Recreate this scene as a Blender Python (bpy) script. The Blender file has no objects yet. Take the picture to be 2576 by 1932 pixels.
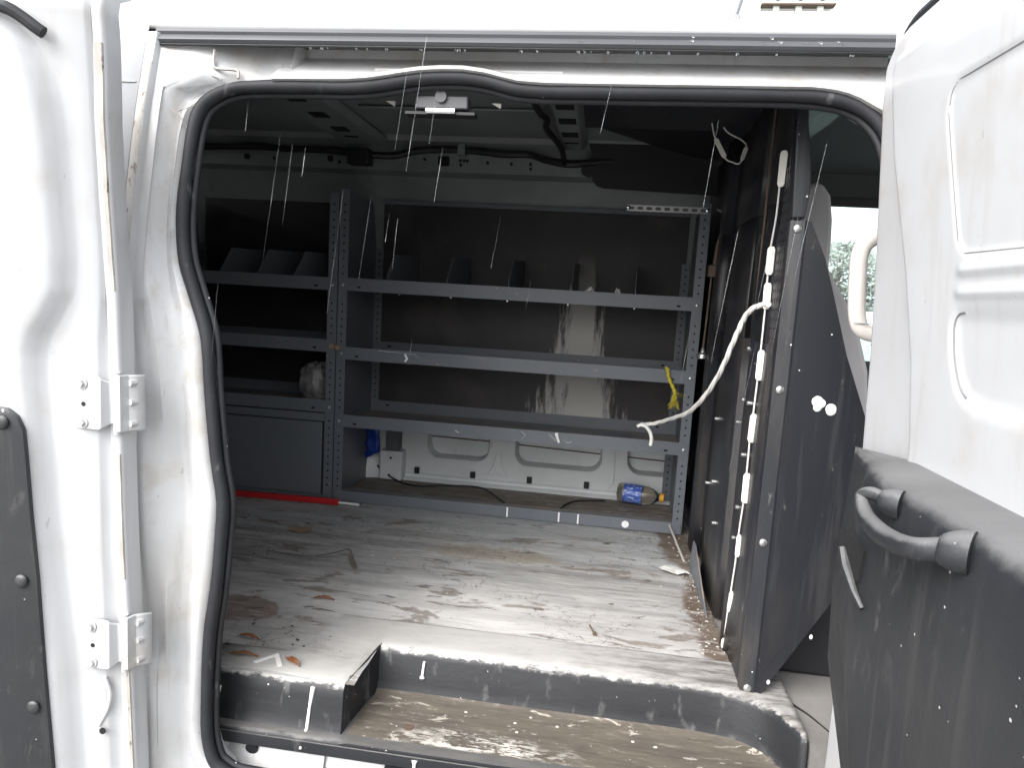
import bpy, math, random
import numpy as np
from mathutils import Vector, Matrix, noise as mnoise
R = math.radians
random.seed(7)
S = bpy.context.scene
COL = S.collection

# ------------------------------------------------------------------ camera
def cam_axes(yaw, pitch, roll):
    cy, sy, cp, sp = math.cos(yaw), math.sin(yaw), math.cos(pitch), math.sin(pitch)
    fw = Vector((-sy*cp, cy*cp, sp)); rt = Vector((cy, sy, 0)); up = rt.cross(fw)
    cr, sr = math.cos(roll), math.sin(roll)
    return cr*rt + sr*up, -sr*rt + cr*up, fw
cr_, cu_, cf_ = cam_axes(R(7.157), R(-7.106), R(3.419))
cd = bpy.data.cameras.new('camera'); cam = bpy.data.objects.new('camera', cd); COL.objects.link(cam)
cd.sensor_width = 36; cd.lens = 36*1700/2576; cd.clip_start = .02; cd.clip_end = 400
m = Matrix((cr_, cu_, -cf_)).transposed().to_4x4(); m.translation = (0, 0, 1.5)
cam.matrix_world = m
S.camera = cam

# ------------------------------------------------------------------ light
SUN_EL, SUN_AZ = R(45), R(215)          # azimuth measured clockwise from +Y
w = bpy.data.worlds.new('World'); S.world = w; w.use_nodes = True
nt = w.node_tree; nt.nodes.clear()
sky = nt.nodes.new('ShaderNodeTexSky'); sky.sky_type = 'NISHITA'; sky.sun_disc = False
sky.sun_elevation = SUN_EL; sky.sun_rotation = SUN_AZ
sky.air_density = 1.0; sky.dust_density = 4.0; sky.ozone_density = 1.0
hs = nt.nodes.new('ShaderNodeHueSaturation'); hs.inputs['Saturation'].default_value = .18
bg = nt.nodes.new('ShaderNodeBackground'); bg.inputs['Strength'].default_value = .15
wo = nt.nodes.new('ShaderNodeOutputWorld')
nt.links.new(sky.outputs[0], hs.inputs['Color']); nt.links.new(hs.outputs[0], bg.inputs[0]); nt.links.new(bg.outputs[0], wo.inputs[0])
sl = bpy.data.lights.new('sun', 'SUN'); sl.energy = .5; sl.angle = R(60); sl.color = (1, .985, .96)
so = bpy.data.objects.new('sun', sl); COL.objects.link(so)
sd = Vector((math.sin(SUN_AZ)*math.cos(SUN_EL), math.cos(SUN_AZ)*math.cos(SUN_EL), math.sin(SUN_EL)))
so.rotation_euler = sd.to_track_quat('Z', 'Y').to_euler(); so.location = (0, -3, 6)
S.view_settings.view_transform = 'Standard'; S.view_settings.look = 'None'
S.view_settings.gamma = 1; S.view_settings.use_curve_mapping = False
S.view_settings.exposure = 1.72
S.render.engine = 'CYCLES'
S.cycles.use_denoising = True; S.cycles.max_bounces = 10; S.cycles.diffuse_bounces = 7
S.cycles.sample_clamp_indirect = 6

# ------------------------------------------------------------------ helpers
def lin(*c): return tuple((x/255/12.92 if x/255 <= .04045 else ((x/255+.055)/1.055)**2.4) for x in c)
def interp(x, tab):
    if x <= tab[0][0]: return tab[0][1]
    for (a, b), (c, d) in zip(tab, tab[1:]):
        if x <= c: return b + (d-b)*(x-a)/(c-a)
    return tab[-1][1]
def sst(a, b, x):
    t = min(1, max(0, (x-a)/(b-a))); return t*t*(3-2*t)
def tag(o, label=None, cat=None, group=None, kind=None):
    if label: o['label'] = label
    if cat: o['category'] = cat
    if group: o['group'] = group
    if kind: o['kind'] = kind
    return o
def thing(name, loc, label, cat, group=None):
    o = bpy.data.objects.new(name, None); COL.objects.link(o); o.location = loc; o.empty_display_size = .05
    return tag(o, label, cat, group)
class MB:
    def __init__(s): s.v = []; s.f = []
    def add(s, vs, fs):
        n = len(s.v); s.v += [tuple(p) for p in vs]; s.f += [tuple(i+n for i in f) for f in fs]; return s
    def box(s, x0, x1, y0, y1, z0, z1):
        return s.add([(x0,y0,z0),(x1,y0,z0),(x1,y1,z0),(x0,y1,z0),(x0,y0,z1),(x1,y0,z1),(x1,y1,z1),(x0,y1,z1)],
            [(0,3,2,1),(4,5,6,7),(0,1,5,4),(1,2,6,5),(2,3,7,6),(3,0,4,7)])
    def loft(s, secs, closed=False, cap=False):
        n = len(secs[0]); vs = [p for q in secs for p in q]; fs = []
        for i in range(len(secs)-1):
            for j in range(n if closed else n-1):
                k = (j+1) % n; fs.append((i*n+j, i*n+k, (i+1)*n+k, (i+1)*n+j))
        if cap: fs += [tuple(range(n))[::-1], tuple((len(secs)-1)*n+j for j in range(n))]
        return s.add(vs, fs)
    def tube(s, pts, r, n=8, closed=False, flat=1.0, cap=True):
        P = [Vector(p) for p in pts]; m_ = len(P); secs = []; up = None
        for i in range(m_):
            a = P[(i-1) % m_] if closed or i > 0 else P[i]; b = P[(i+1) % m_] if closed or i < m_-1 else P[i]
            t = (b-a).normalized()
            if up is None: up = Vector((0,0,1)) if abs(t.z) < .9 else Vector((0,1,0))
            x = t.cross(up).normalized(); up = x.cross(t).normalized()
            rr = r[i] if isinstance(r, (list, tuple)) else r
            secs.append([P[i] + x*(rr*math.cos(2*math.pi*k/n)) + up*(rr*flat*math.sin(2*math.pi*k/n)) for k in range(n)])
        if closed: secs.append(secs[0])
        return s.loft(secs, True, cap and not closed)
    def cyl(s, p0, p1, r, n=12, r1=None): return s.tube([p0, p1], [r, r if r1 is None else r1], n)
    def prism(s, poly, axis, a, b):
        f = {'x': lambda u, v, t: (t, u, v), 'y': lambda u, v, t: (u, t, v), 'z': lambda u, v, t: (u, v, t)}[axis]
        n = len(poly); vs = [f(u, v, a) for u, v in poly] + [f(u, v, b) for u, v in poly]
        fs = [tuple(range(n))[::-1], tuple(range(n, 2*n))] + [(i, (i+1) % n, n+(i+1) % n, n+i) for i in range(n)]
        return s.add(vs, fs)
    def ball(s, c, r, sc=(1,1,1), u=10, v=7):
        vs = []; fs = []
        for i in range(v+1):
            t = math.pi*i/v
            for j in range(u):
                p = 2*math.pi*j/u
                vs.append((c[0]+r*sc[0]*math.sin(t)*math.cos(p), c[1]+r*sc[1]*math.sin(t)*math.sin(p), c[2]+r*sc[2]*math.cos(t)))
        for i in range(v):
            for j in range(u): fs.append((i*u+j, (i+1)*u+j, (i+1)*u+(j+1) % u, i*u+(j+1) % u))
        return s.add(vs, fs)
    def mesh(s, name):
        me = bpy.data.meshes.new(name); me.from_pydata(s.v, [], s.f)
        import bmesh
        b = bmesh.new(); b.from_mesh(me); bmesh.ops.remove_doubles(b, verts=b.verts, dist=1e-6)
        bmesh.ops.recalc_face_normals(b, faces=b.faces); b.to_mesh(me); b.free(); return me
    def build(s, name, mat, parent=None, smooth=35, bevel=0, solid=0, seg=2):
        me = s.mesh(name); me.materials.append(mat)
        if smooth: me.shade_smooth(); me.set_sharp_from_angle(angle=R(smooth))
        o = bpy.data.objects.new(name, me); COL.objects.link(o)
        if parent is not None:
            o.parent = parent; o.matrix_parent_inverse = Matrix.Translation(-wloc(parent))
        if solid:
            md = o.modifiers.new('solid', 'SOLIDIFY'); md.thickness = solid; md.offset = 0
        if bevel:
            md = o.modifiers.new('bevel', 'BEVEL'); md.width = bevel; md.segments = seg; md.limit_method = 'ANGLE'
        return o
def wloc(o):
    v = Vector(o.location)
    return v
def rpoly(x0, x1, z0, z1, r, n=5):
    out = []
    for cx, cz, a in ((x1-r, z1-r, 0), (x0+r, z1-r, 90), (x0+r, z0+r, 180), (x1-r, z0+r, 270)):
        for k in range(n+1):
            t = R(a+90*k/n); out.append((cx+r*math.cos(t), cz+r*math.sin(t)))
    return out
def smoothpts(P, k=4):
    P = [Vector(p) for p in P]; out = []
    for i in range(len(P)-1):
        p0 = P[max(0, i-1)]; p1 = P[i]; p2 = P[i+1]; p3 = P[min(len(P)-1, i+2)]
        for j in range(k):
            t = j/k
            out.append(.5*((2*p1) + (p2-p0)*t + (2*p0-5*p1+4*p2-p3)*t*t + (3*p1-p0-3*p2+p3)*t**3))
    out.append(P[-1]); return out

# ------------------------------------------------------------------ materials
class MT:
    def __init__(s, name, rough=.5, metal=0, spec=.5):
        s.m = bpy.data.materials.new(name); s.m.use_nodes = True; s.t = s.m.node_tree
        s.b = s.t.nodes['Principled BSDF']; s.b.inputs['Roughness'].default_value = rough
        s.b.inputs['Metallic'].default_value = metal; s.b.inputs['Specular IOR Level'].default_value = spec
        g = s.t.nodes.new('ShaderNodeNewGeometry'); s.pos = g.outputs['Position']; s.nor = g.outputs['Normal']
    def n(s, typ, **kw):
        x = s.t.nodes.new(typ)
        for k, v in kw.items(): setattr(x, k, v)
        return x
    def put(s, sock, v):
        if isinstance(v, bpy.types.NodeSocket): s.t.links.new(v, sock)
        elif isinstance(v, (tuple, list)) and len(v) == 3 and sock.type == 'RGBA': sock.default_value = (*v, 1)
        else: sock.default_value = v
    def math(s, op, a, b=0, clamp=False):
        x = s.n('ShaderNodeMath', operation=op, use_clamp=clamp); s.put(x.inputs[0], a); s.put(x.inputs[1], b); return x.outputs[0]
    def sc(s, sx, sy, sz):
        x = s.n('ShaderNodeVectorMath', operation='MULTIPLY'); s.put(x.inputs[0], s.pos); x.inputs[1].default_value = (sx, sy, sz); return x.outputs[0]
    def noise(s, scale, detail=4, st=(1,1,1), rough=.55, dist=0, off=0):
        x = s.n('ShaderNodeTexNoise'); v = s.sc(*st)
        if off:
            a = s.n('ShaderNodeVectorMath', operation='ADD'); s.put(a.inputs[0], v); a.inputs[1].default_value = (off, off*1.7, off*.6); v = a.outputs[0]
        s.put(x.inputs['Vector'], v); x.inputs['Scale'].default_value = scale; x.inputs['Detail'].default_value = detail
        x.inputs['Roughness'].default_value = rough; x.inputs['Distortion'].default_value = dist; return x.outputs[0]
    def vor(s, scale, st=(1,1,1), rnd=1):
        x = s.n('ShaderNodeTexVoronoi'); s.put(x.inputs['Vector'], s.sc(*st)); x.inputs['Scale'].default_value = scale
        x.inputs['Randomness'].default_value = rnd; return x
    def step(s, v, lo, hi):
        x = s.n('ShaderNodeMapRange', interpolation_type='SMOOTHSTEP'); s.put(x.inputs[0], v)
        x.inputs[1].default_value = lo; x.inputs[2].default_value = hi; return x.outputs[0]
    def mix(s, f, a, b):
        x = s.n('ShaderNodeMix', data_type='RGBA'); s.put(x.inputs[0], f); s.put(x.inputs[6], a); s.put(x.inputs[7], b); return x.outputs[2]
    def axis(s, i):
        x = s.n('ShaderNodeSeparateXYZ'); s.put(x.inputs[0], s.pos); return x.outputs[i]
    def naxis(s, i):
        x = s.n('ShaderNodeSeparateXYZ'); s.put(x.inputs[0], s.nor); return x.outputs[i]
    def ell(s, c, r, nz=.25, nscale=6):   # soft irregular blob round c: 1 inside, 0 outside
        a = s.n('ShaderNodeVectorMath', operation='SUBTRACT'); s.put(a.inputs[0], s.pos); a.inputs[1].default_value = c
        b = s.n('ShaderNodeVectorMath', operation='DIVIDE'); s.put(b.inputs[0], a.outputs[0]); b.inputs[1].default_value = r
        l = s.n('ShaderNodeVectorMath', operation='LENGTH'); s.put(l.inputs[0], b.outputs[0])
        n = s.math('MULTIPLY', s.math('SUBTRACT', s.noise(nscale, 5, off=c[0]*3+c[1]), .5), nz*4)
        return s.math('ADD', l.outputs['Value'], n)
    def specks(s, scale, size, dens=.5, st=(1,1,1)):
        v = s.vor(scale, st); sep = s.n('ShaderNodeSeparateColor'); s.put(sep.inputs[0], v.outputs['Color'])
        pick = s.math('GREATER_THAN', sep.outputs[0], 1-dens)
        rad = s.math('MULTIPLY', sep.outputs[1], size)
        return s.math('MULTIPLY', pick, s.math('LESS_THAN', v.outputs['Distance'], rad))
    def bump(s, h, strength=.2, dist=.002):
        x = s.n('ShaderNodeBump'); x.inputs['Strength'].default_value = strength; x.inputs['Distance'].default_value = dist
        s.put(x.inputs['Height'], h); s.put(s.b.inputs['Normal'], x.outputs[0])
    def col(s, c): s.put(s.b.inputs['Base Color'], c); return s
    def rough(s, r): s.put(s.b.inputs['Roughness'], r); return s
def plain(name, c, rough=.5, metal=0, var=.15, vs=14, spec=.5, bump=0, bs=120):
    t = MT(name, rough, metal, spec)
    d = tuple(x*(1-var) for x in c); u = tuple(min(1, x*(1+var)) for x in c)
    t.col(t.mix(t.noise(vs, 4), d, u))
    if bump: t.bump(t.noise(bs, 3), bump, .001)
    return t.m
# white van paint with faint road grime and a few chips
t = MT('white_paint', .28, 0, .5); t.b.inputs['Coat Weight'].default_value = .25
c = t.mix(t.step(t.noise(3, 5), .42, .75), (.50,.507,.52), (.44,.442,.447))
c = t.mix(t.math('MULTIPLY', t.step(t.noise(9, 7, off=4), .54, .76), .45), c, (.40,.37,.33))
c = t.mix(t.math('MULTIPLY', t.step(t.noise(34, 6, (1,1,.10), off=6), .54, .70), .30), c, (.40,.385,.36))
c = t.mix(t.math('MULTIPLY', t.specks(30, .045, .35), .85), c, (.20,.18,.16)); c = t.mix(t.math('MULTIPLY', t.step(t.noise(70, 6, (1,1,.5), .7, off=12), .66, .70), .5), c, (.30,.28,.25))
t.col(c); t.bump(t.noise(4, 2), .06, .01); PAINT = t.m
t = MT('aperture_paint', .36, 0, .5)
c = t.mix(t.step(t.noise(5, 5), .4, .7), (.50,.505,.512), (.43,.427,.42))
c = t.mix(t.math('MULTIPLY', t.step(t.noise(14, 7, off=2), .52, .72), .6), c, (.38,.345,.30)); c = t.mix(t.math('MULTIPLY', t.step(t.noise(40, 6, (1,1,.12), off=3), .54, .68), .4), c, (.36,.335,.30)); c = t.mix(t.math('MULTIPLY', t.step(t.noise(75, 6, (1,1,.5), .7, off=13), .65, .69), .6), c, (.24,.21,.18))
c = t.mix(t.math('MULTIPLY', t.specks(60, .09, .3), .7), c, (.2,.17,.15))
t.col(c); t.bump(t.noise(40, 3), .08, .002); APERT = t.m
t = MT('seam_sealer', .6)
c = t.mix(t.step(t.noise(30, 5, (1,1,.35)), .35, .7), (.43,.415,.39), (.31,.285,.255))
c = t.mix(t.step(t.noise(60, 7, (1,1,.5), .7, off=5), .58, .66), c, (.16,.13,.10)); t.col(c); t.bump(t.noise(90, 4), .3, .002); SEALER = t.m
t = MT('primer_grey', .42)
c = t.mix(t.step(t.noise(4, 5), .35, .7), (.72,.74,.745), (.62,.64,.64)); c = t.mix(t.math('MULTIPLY', t.step(t.noise(13, 6, off=6), .6, .8), .5), c, (.25,.22,.19))
t.col(c); PRIMER = t.m
t = MT('primer_shaded', .45)  # same primer as the lower wall, darkened to paint in the upper bay's shade
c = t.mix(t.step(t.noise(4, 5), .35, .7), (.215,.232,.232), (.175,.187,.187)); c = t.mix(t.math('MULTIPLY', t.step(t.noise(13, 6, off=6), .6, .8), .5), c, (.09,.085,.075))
t.col(c); PRIMER_SHADE = t.m
t = MT('rubber', .62, 0, .3)
c = t.mix(t.noise(22, 5), (.012,.0125,.015), (.030,.031,.036)); c = t.mix(t.specks(46, .09, .2), c, (.6,.6,.58))
c = t.mix(t.math('MULTIPLY', t.step(t.noise(35, 5, (1,1,.4), off=3), .62, .75), .5), c, (.16,.16,.165)); t.col(c); t.bump(t.noise(160, 3), .15, .0006); RUBBER = t.m
t = MT('rail_rubber', .35)
t.col(t.mix(t.noise(20, 4, (.2,1,1)), (.035,.037,.042), (.09,.093,.10))); t.bump(t.noise(60, 3, (.1,1,1)), .2, .001); RAILRUB = t.m
def black_plastic(name, base, sheen):
    t = MT(name, .5)
    c = t.mix(t.noise(8, 5), base, tuple(x*1.9 for x in base))
    sc_ = t.math('MULTIPLY', t.step(t.noise(26, 8, (1,1,.3), .68, .6, off=5), .57, .70), .6); c = t.mix(sc_, c, (.09,.09,.09)); c = t.mix(t.math('MULTIPLY', t.step(t.noise(48, 6, (1,1,.06), off=19), .54, .70), .4), c, (.058,.058,.06)); c = t.mix(t.math('MULTIPLY', t.step(t.noise(3, 6, off=25), .48, .70), .5), c, (.038,.038,.038))
    c = t.mix(t.specks(30, .075, .3, (1,1,.6)), c, (.62,.62,.60)); c = t.mix(t.specks(80, .14, .08), c, (.45,.45,.43))
    if sheen:
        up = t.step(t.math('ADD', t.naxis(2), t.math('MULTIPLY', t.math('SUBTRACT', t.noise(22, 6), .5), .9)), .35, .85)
        dust = t.mix(t.noise(7, 5, (.5,2,1)), (.16,.16,.163), (.085,.086,.088)); c = t.mix(up, c, dust)  # dust is the pale tone painted in for sky gloss on upward faces
    t.col(c); t.rough(t.mix(t.noise(12, 4), (.38,)*3, (.62,)*3)); t.bump(t.noise(330, 3), .45, .0008); return t.m
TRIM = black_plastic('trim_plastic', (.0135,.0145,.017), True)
# step liner: black plastic, brown scuffed tread, pale dust and plaster on the upward faces
t = MT('liner_plastic', .5)
c = t.mix(t.noise(9, 5), (.009,.0095,.012), (.020,.0215,.025)); c = t.mix(t.specks(42, .085, .24), c, (.55,.55,.53)); c = t.mix(t.specks(85, .12, .10), c, (.5,.5,.48))
c = t.mix(t.math('MULTIPLY', t.step(t.noise(30, 6, (1,1,.4), off=8), .58, .72), .5), c, (.15,.15,.145))
tread = t.mix(t.noise(11, 7, (.55,2.2,1), .65), (.06,.052,.043), (.155,.134,.108)); tread = t.mix(t.step(t.noise(9, 8, (.6,1.6,1), .7, .8, off=3), .57, .68), tread, (.32,.29,.25))
tread = t.mix(t.step(t.noise(5, 6, (.6,1.4,1), off=11), .50, .66), tread, (.09,.078,.066))
tgr = t.noise(38, 9, (.3,2.4,1), .72); tread = t.mix(t.math('MULTIPLY', t.step(tgr, .50, .66), .55), tread, (.05,.043,.036)); tread = t.mix(t.math('MULTIPLY', t.step(tgr, .44, .34), .5), tread, (.27,.24,.20))
tfk = t.noise(17, 10, (.6,2,1), .72, .8, off=23); tread = t.mix(t.math('MULTIPLY', t.step(tfk, .60, .612), .85), tread, (.40,.365,.315))
tread = t.mix(t.math('MULTIPLY', t.step(t.ell((-.18,1.245,.6), (.17,.045,.1), .5, 18), 1.3, .3), t.step(t.noise(48, 9, (.4,1.6,1), .75, .6, off=2), .47, .54)), tread, (.52,.495,.455))
top = t.mix(t.step(t.noise(30, 9, (.4,2,1), .72), .38, .64), (.34,.332,.323), (.13,.12,.11)); top = t.mix(t.math('MULTIPLY', t.step(t.ell((-.30,1.47,.7), (.48,.24,.2), .35, 10), 1.4, .3), .8), top, (.47,.457,.44))
top = t.mix(t.step(t.ell((-.60,1.27,.7), (.22,.06,.2), .35, 10), 1.4, .3), top, (.42,.41,.39))
low = t.step(t.axis(2), .65, .655)
upn = t.math('ADD', t.naxis(2), t.math('MULTIPLY', t.math('SUBTRACT', t.noise(60, 9, (.5,1,1), .75), .5), 1.5))
ledge = t.mix(t.noise(30, 6, (.4,2,1)), (.05,.05,.05), (.13,.125,.12)); c = t.mix(t.step(upn, .48, .80), c, t.mix(low, t.mix(t.step(t.axis(0), -.452, -.446), ledge, t.mix(t.step(t.axis(1), 1.228, 1.234), ledge, tread)), top)); t.col(c); t.bump(t.noise(55, 8, (.4,1.8,1), .7), .5, .002); LINER = t.m
# shelf paint
t = MT('shelf_grey', .42, 0, .5)
c = t.mix(t.noise(6, 5), (.118,.131,.150), (.155,.169,.189)); c = t.mix(t.math('MULTIPLY', t.step(t.noise(20, 6, (.4,1,1), off=2), .62, .74), .6), c, (.19,.19,.19))
c = t.mix(t.math('MULTIPLY', t.step(t.noise(17, 7, (.5,1,1.4), .7, 1.2, off=9), .70, .735), .95), c, (.62,.62,.60)); c = t.mix(t.specks(40, .09, .2), c, (.6,.6,.58))
upd = t.math('MULTIPLY', t.step(t.naxis(2), .7, .95), t.step(t.noise(5, 5, (.5,2,1), off=1), .40, .62)); c = t.mix(upd, c, (.30,.245,.19))
t.col(c); t.bump(t.noise(120, 2), .05, .0006); SHELF = t.m
# dark back board with the dried plaster spill
t = MT('back_board', .55)
c = t.mix(t.noise(7, 6, (.4,1,1.6)), (.016,.0145,.0155), (.044,.037,.037)); c = t.mix(t.math('MULTIPLY', t.step(t.noise(3.5, 5, off=3), .5, .75), .7), c, (.075,.066,.062))
c = t.mix(t.specks(22, .06, .3), c, (.4,.4,.38))
zz = t.axis(2); wd = t.math('ADD', .035, t.math('MULTIPLY', t.math('SUBTRACT', 1.70, zz), .22))
dx = t.math('DIVIDE', t.math('ABSOLUTE', t.math('SUBTRACT', t.axis(0), -.075)), wd)
st = t.math('ADD', dx, t.math('MULTIPLY', t.math('SUBTRACT', t.noise(34, 6, (1,1,.12), .7), .5), 2.6))
sp = t.math('MULTIPLY', t.step(st, 1.0, .45), t.math('MULTIPLY', t.step(zz, 1.72, 1.50), .85)); c = t.mix(sp, c, (.55,.54,.51))
t.col(c); t.bump(t.noise(50, 5), .15, .001); BOARD = t.m
# worn cargo floor
t = MT('cargo_floor', .62, 0, .35)
streak = t.noise(3.0, 8, (.55,4.2,1), .62, .3); streak2 = t.noise(7, 8, (.45,5,1), .65, .4, off=5)
c = t.mix(t.step(streak, .36, .66), (.31,.302,.295), (.46,.457,.452)); c = t.mix(t.math('MULTIPLY', t.step(streak2, .50, .66), .45), c, (.105,.09,.078))
c = t.mix(t.math('MULTIPLY', t.step(t.noise(11, 8, (.5,3.4,1), .7, off=9), .56, .68), .7), c, (.36,.34,.315))
paint_ = t.step(t.math('ADD', t.axis(1), t.math('MULTIPLY', t.math('SUBTRACT', t.noise(5, 7, (.6,2,1), .6, .5, off=2), .5), .75)), 2.06, 2.14)
c = t.mix(t.math('MULTIPLY', paint_, t.step(t.noise(6, 7, (.5,2.2,1), .62, .6, off=14), .60, .52)), c, (.40,.41,.415))
c = t.mix(t.math('MULTIPLY', t.step(t.ell((-.30,2.03,.7), (.23,.075,.3), .5, 11), 1.0, .75), .85), c, t.mix(t.noise(40, 5), (.45,.405,.34), (.25,.22,.18)))
c = t.mix(t.math('MULTIPLY', t.step(t.ell((-.36,1.60,.7), (.50,.18,.4), .36, 7), 1.45, .25), .93), c, t.mix(t.noise(16, 6, (.6,2,1)), (.70,.685,.665), (.48,.465,.45)))
c = t.mix(t.math('MULTIPLY', t.step(t.ell((-.70,1.38,.7), (.26,.15,.4), .3, 6), 1.2, .5), .65), c, (.42,.40,.375))
c = t.mix(t.math('MULTIPLY', t.step(t.ell((.08,1.62,.7), (.30,.10,.4), .4, 6), 1.2, .5), .5), c, (.46,.445,.43))
c = t.mix(t.math('MULTIPLY', t.step(t.ell((.33,1.75,.7), (.05,.30,.3), .35, 14), 1.15, .7), .9), c, (.10,.065,.042))
c = t.mix(t.math('MULTIPLY', t.step(t.ell((.32,2.35,.7), (.07,.30,.3), .4, 14), 1.15, .7), .9), c, (.13,.09,.06))
c = t.mix(t.math('MULTIPLY', t.step(t.ell((-.84,1.50,.7), (.10,.06,.3), .3, 9), 1.05, .95), .9), c, (.24,.185,.16))
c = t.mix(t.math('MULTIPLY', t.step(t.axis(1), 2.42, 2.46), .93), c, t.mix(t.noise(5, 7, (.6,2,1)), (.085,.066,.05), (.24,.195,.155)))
c = t.mix(t.specks(34, .08, .15), c, (.55,.54,.52)); c = t.mix(t.specks(42, .10, .12), c, (.06,.05,.045))
grain = t.noise(42, 8, (.25,2.6,1), .7)
c = t.mix(t.math('MULTIPLY', t.step(grain, .50, .66), .30), c, (.16,.145,.13)); c = t.mix(t.math('MULTIPLY', t.step(grain, .46, .36), .45), c, (.62,.60,.58))
c = t.mix(t.math('MULTIPLY', t.step(t.noise(4.5, 9, (.6,1.9,1), .66, .6, off=41), .56, .60), .7), c, (.155,.125,.10))
fk = t.noise(15, 10, (.55,2.4,1), .72, .7, off=21); fk2 = t.noise(12, 10, (.6,2.6,1), .72, .8, off=33)
c = t.mix(t.math('MULTIPLY', t.step(fk, .600, .612), .75), c, (.50,.475,.44)); c = t.mix(t.math('MULTIPLY', t.step(fk2, .612, .626), .8), c, (.085,.07,.058))
cv = t.n('ShaderNodeTexVoronoi', feature='DISTANCE_TO_EDGE'); wv_ = t.n('ShaderNodeVectorMath', operation='ADD'); t.put(wv_.inputs[0], t.sc(.35,1.6,1)); nz_ = t.n('ShaderNodeTexNoise'); t.put(nz_.inputs['Vector'], t.pos); nz_.inputs['Scale'].default_value = 9; nz_.inputs['Detail'].default_value = 6
t.put(wv_.inputs[1], nz_.outputs['Color']); t.put(cv.inputs['Vector'], wv_.outputs[0]); cv.inputs['Scale'].default_value = 5.5
crk = t.math('MULTIPLY', t.step(cv.outputs['Distance'], .016, .004), t.step(t.noise(4, 4, off=17), .47, .56)); c = t.mix(t.math('MULTIPLY', crk, .85), c, (.045,.038,.032))
t.col(c); t.bump(t.math('SUBTRACT', t.math('ADD', t.noise(18, 8, (.6,2.6,1), .65), t.math('ADD', t.math('MULTIPLY', grain, .35), t.math('MULTIPLY', t.step(fk, .600, .612), .5))), crk), .55, .003); FLOOR = t.m
def black_metal(name, k=1.0, brown=.0):
    t = MT(name, .42, 0, .5)
    c = t.mix(t.noise(6, 5, (1,1,.4)), tuple(x*k for x in (.010,.011,.0145)), tuple(x*k for x in (.020,.0215,.027)))
    c = t.mix(t.math('MULTIPLY', t.step(t.noise(9, 8, (1,1,.25), .65, off=4), .46, .68), .40+brown), c, (.060,.052,.044))
    c = t.mix(t.math('MULTIPLY', t.step(t.noise(40, 8, (1,1,.3), .7, off=7), .62, .72), .65), c, (.22,.215,.20)); c = t.mix(t.math('MULTIPLY', t.step(t.noise(55, 6, (1,1,.05), off=15), .54, .68), .4), c, (.05,.051,.055)); c = t.mix(t.specks(40, .075, .22), c, (.62,.62,.6))
    t.col(c); t.bump(t.noise(90, 3), .05, .0006); return t.m
BLACKM = black_metal('black_steel', 1.0, .35); WINGM = black_metal('wing_steel', .95, -.15)
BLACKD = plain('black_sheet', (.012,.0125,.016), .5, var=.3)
STEEL = plain('zinc_steel', (.55,.55,.54), .35, .9); RUST = plain('rusty_steel', (.14,.10,.075), .7, .3, .4, 40)
CHROME = plain('chrome', (.7,.7,.7), .18, 1); HOLE = plain('punched_hole', (.006,.006,.007), .8)
LEDP = plain('led_plastic', (.66,.64,.59), .45, var=.12, vs=60); WIRE = plain('white_wire', (.62,.60,.57), .5)
ROPE = plain('white_rope', (.80,.79,.76), .75, bump=.3, bs=400); YROPE = plain('yellow_rope', (.55,.46,.04), .7, var=.35, vs=120)
BLACKC = plain('black_cable', (.012,.012,.013), .5); RED = plain('red_enamel', (.50,.018,.022), .35, var=.25, vs=25); WHITEP = plain('white_plastic', (.72,.72,.70), .5)
SEAT = plain('seat_fabric', (.36,.35,.355), .85, var=.08, bump=.3, bs=500); BEIGE = plain('beige_plastic', (.52,.49,.46), .45, var=.04)
HEADL = plain('headliner', (.065,.074,.073), .9, var=.08); CABG = plain('cab_trim', (.10,.11,.115), .6)
LEAF = plain('dry_leaf', (.22,.085,.032), .6, var=.4, vs=90); PAPER = plain('paper', (.74,.73,.71), .7, var=.06); TANP = plain('tan_card', (.32,.235,.16), .8)
BLUEB = plain('blue_film', (.012,.05,.30), .3, var=.3, vs=40); BLOB = plain('paint_blob', (.85,.85,.84), .35, var=.02)
CHIP = plain('plaster_crumb', (.46,.44,.40), .8, var=.2, vs=200)
t = MT('film_bag', .3); t.col(t.mix(t.step(t.noise(22, 4, dist=1), .4, .62), (.24,.225,.22), (.10,.10,.11))); t.b.inputs['Transmission Weight'].default_value = .15; t.bump(t.noise(45, 4, dist=1.2), .6, .006); BAG = t.m
def glass(name, tint, rough=.02, bump=None):
    t = MT(name, rough); t.b.inputs['Transmission Weight'].default_value = 1; t.b.inputs['IOR'].default_value = 1.33 if bump else 1.45; t.col(tint); return t.m
GLASS = glass('window_glass', (.86,.94,.92)); BOTG = glass('bottle_plastic', (.80,.74,.64), .06); DROP = glass('water_drop', (.97,.99,1), .0, True)
t = MT('bottle_label', .35); u = t.axis(0); zl = t.axis(2)
c = t.mix(t.step(t.noise(60, 3, (1,1,2)), .50, .56), (.045,.10,.42), (.12,.22,.62)); c = t.mix(t.math('MULTIPLY', t.step(t.noise(95, 2, (.5,1,1.6), off=3), .58, .62), .85), c, (.70,.74,.85)); t.col(c); LABELM = t.m

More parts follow.
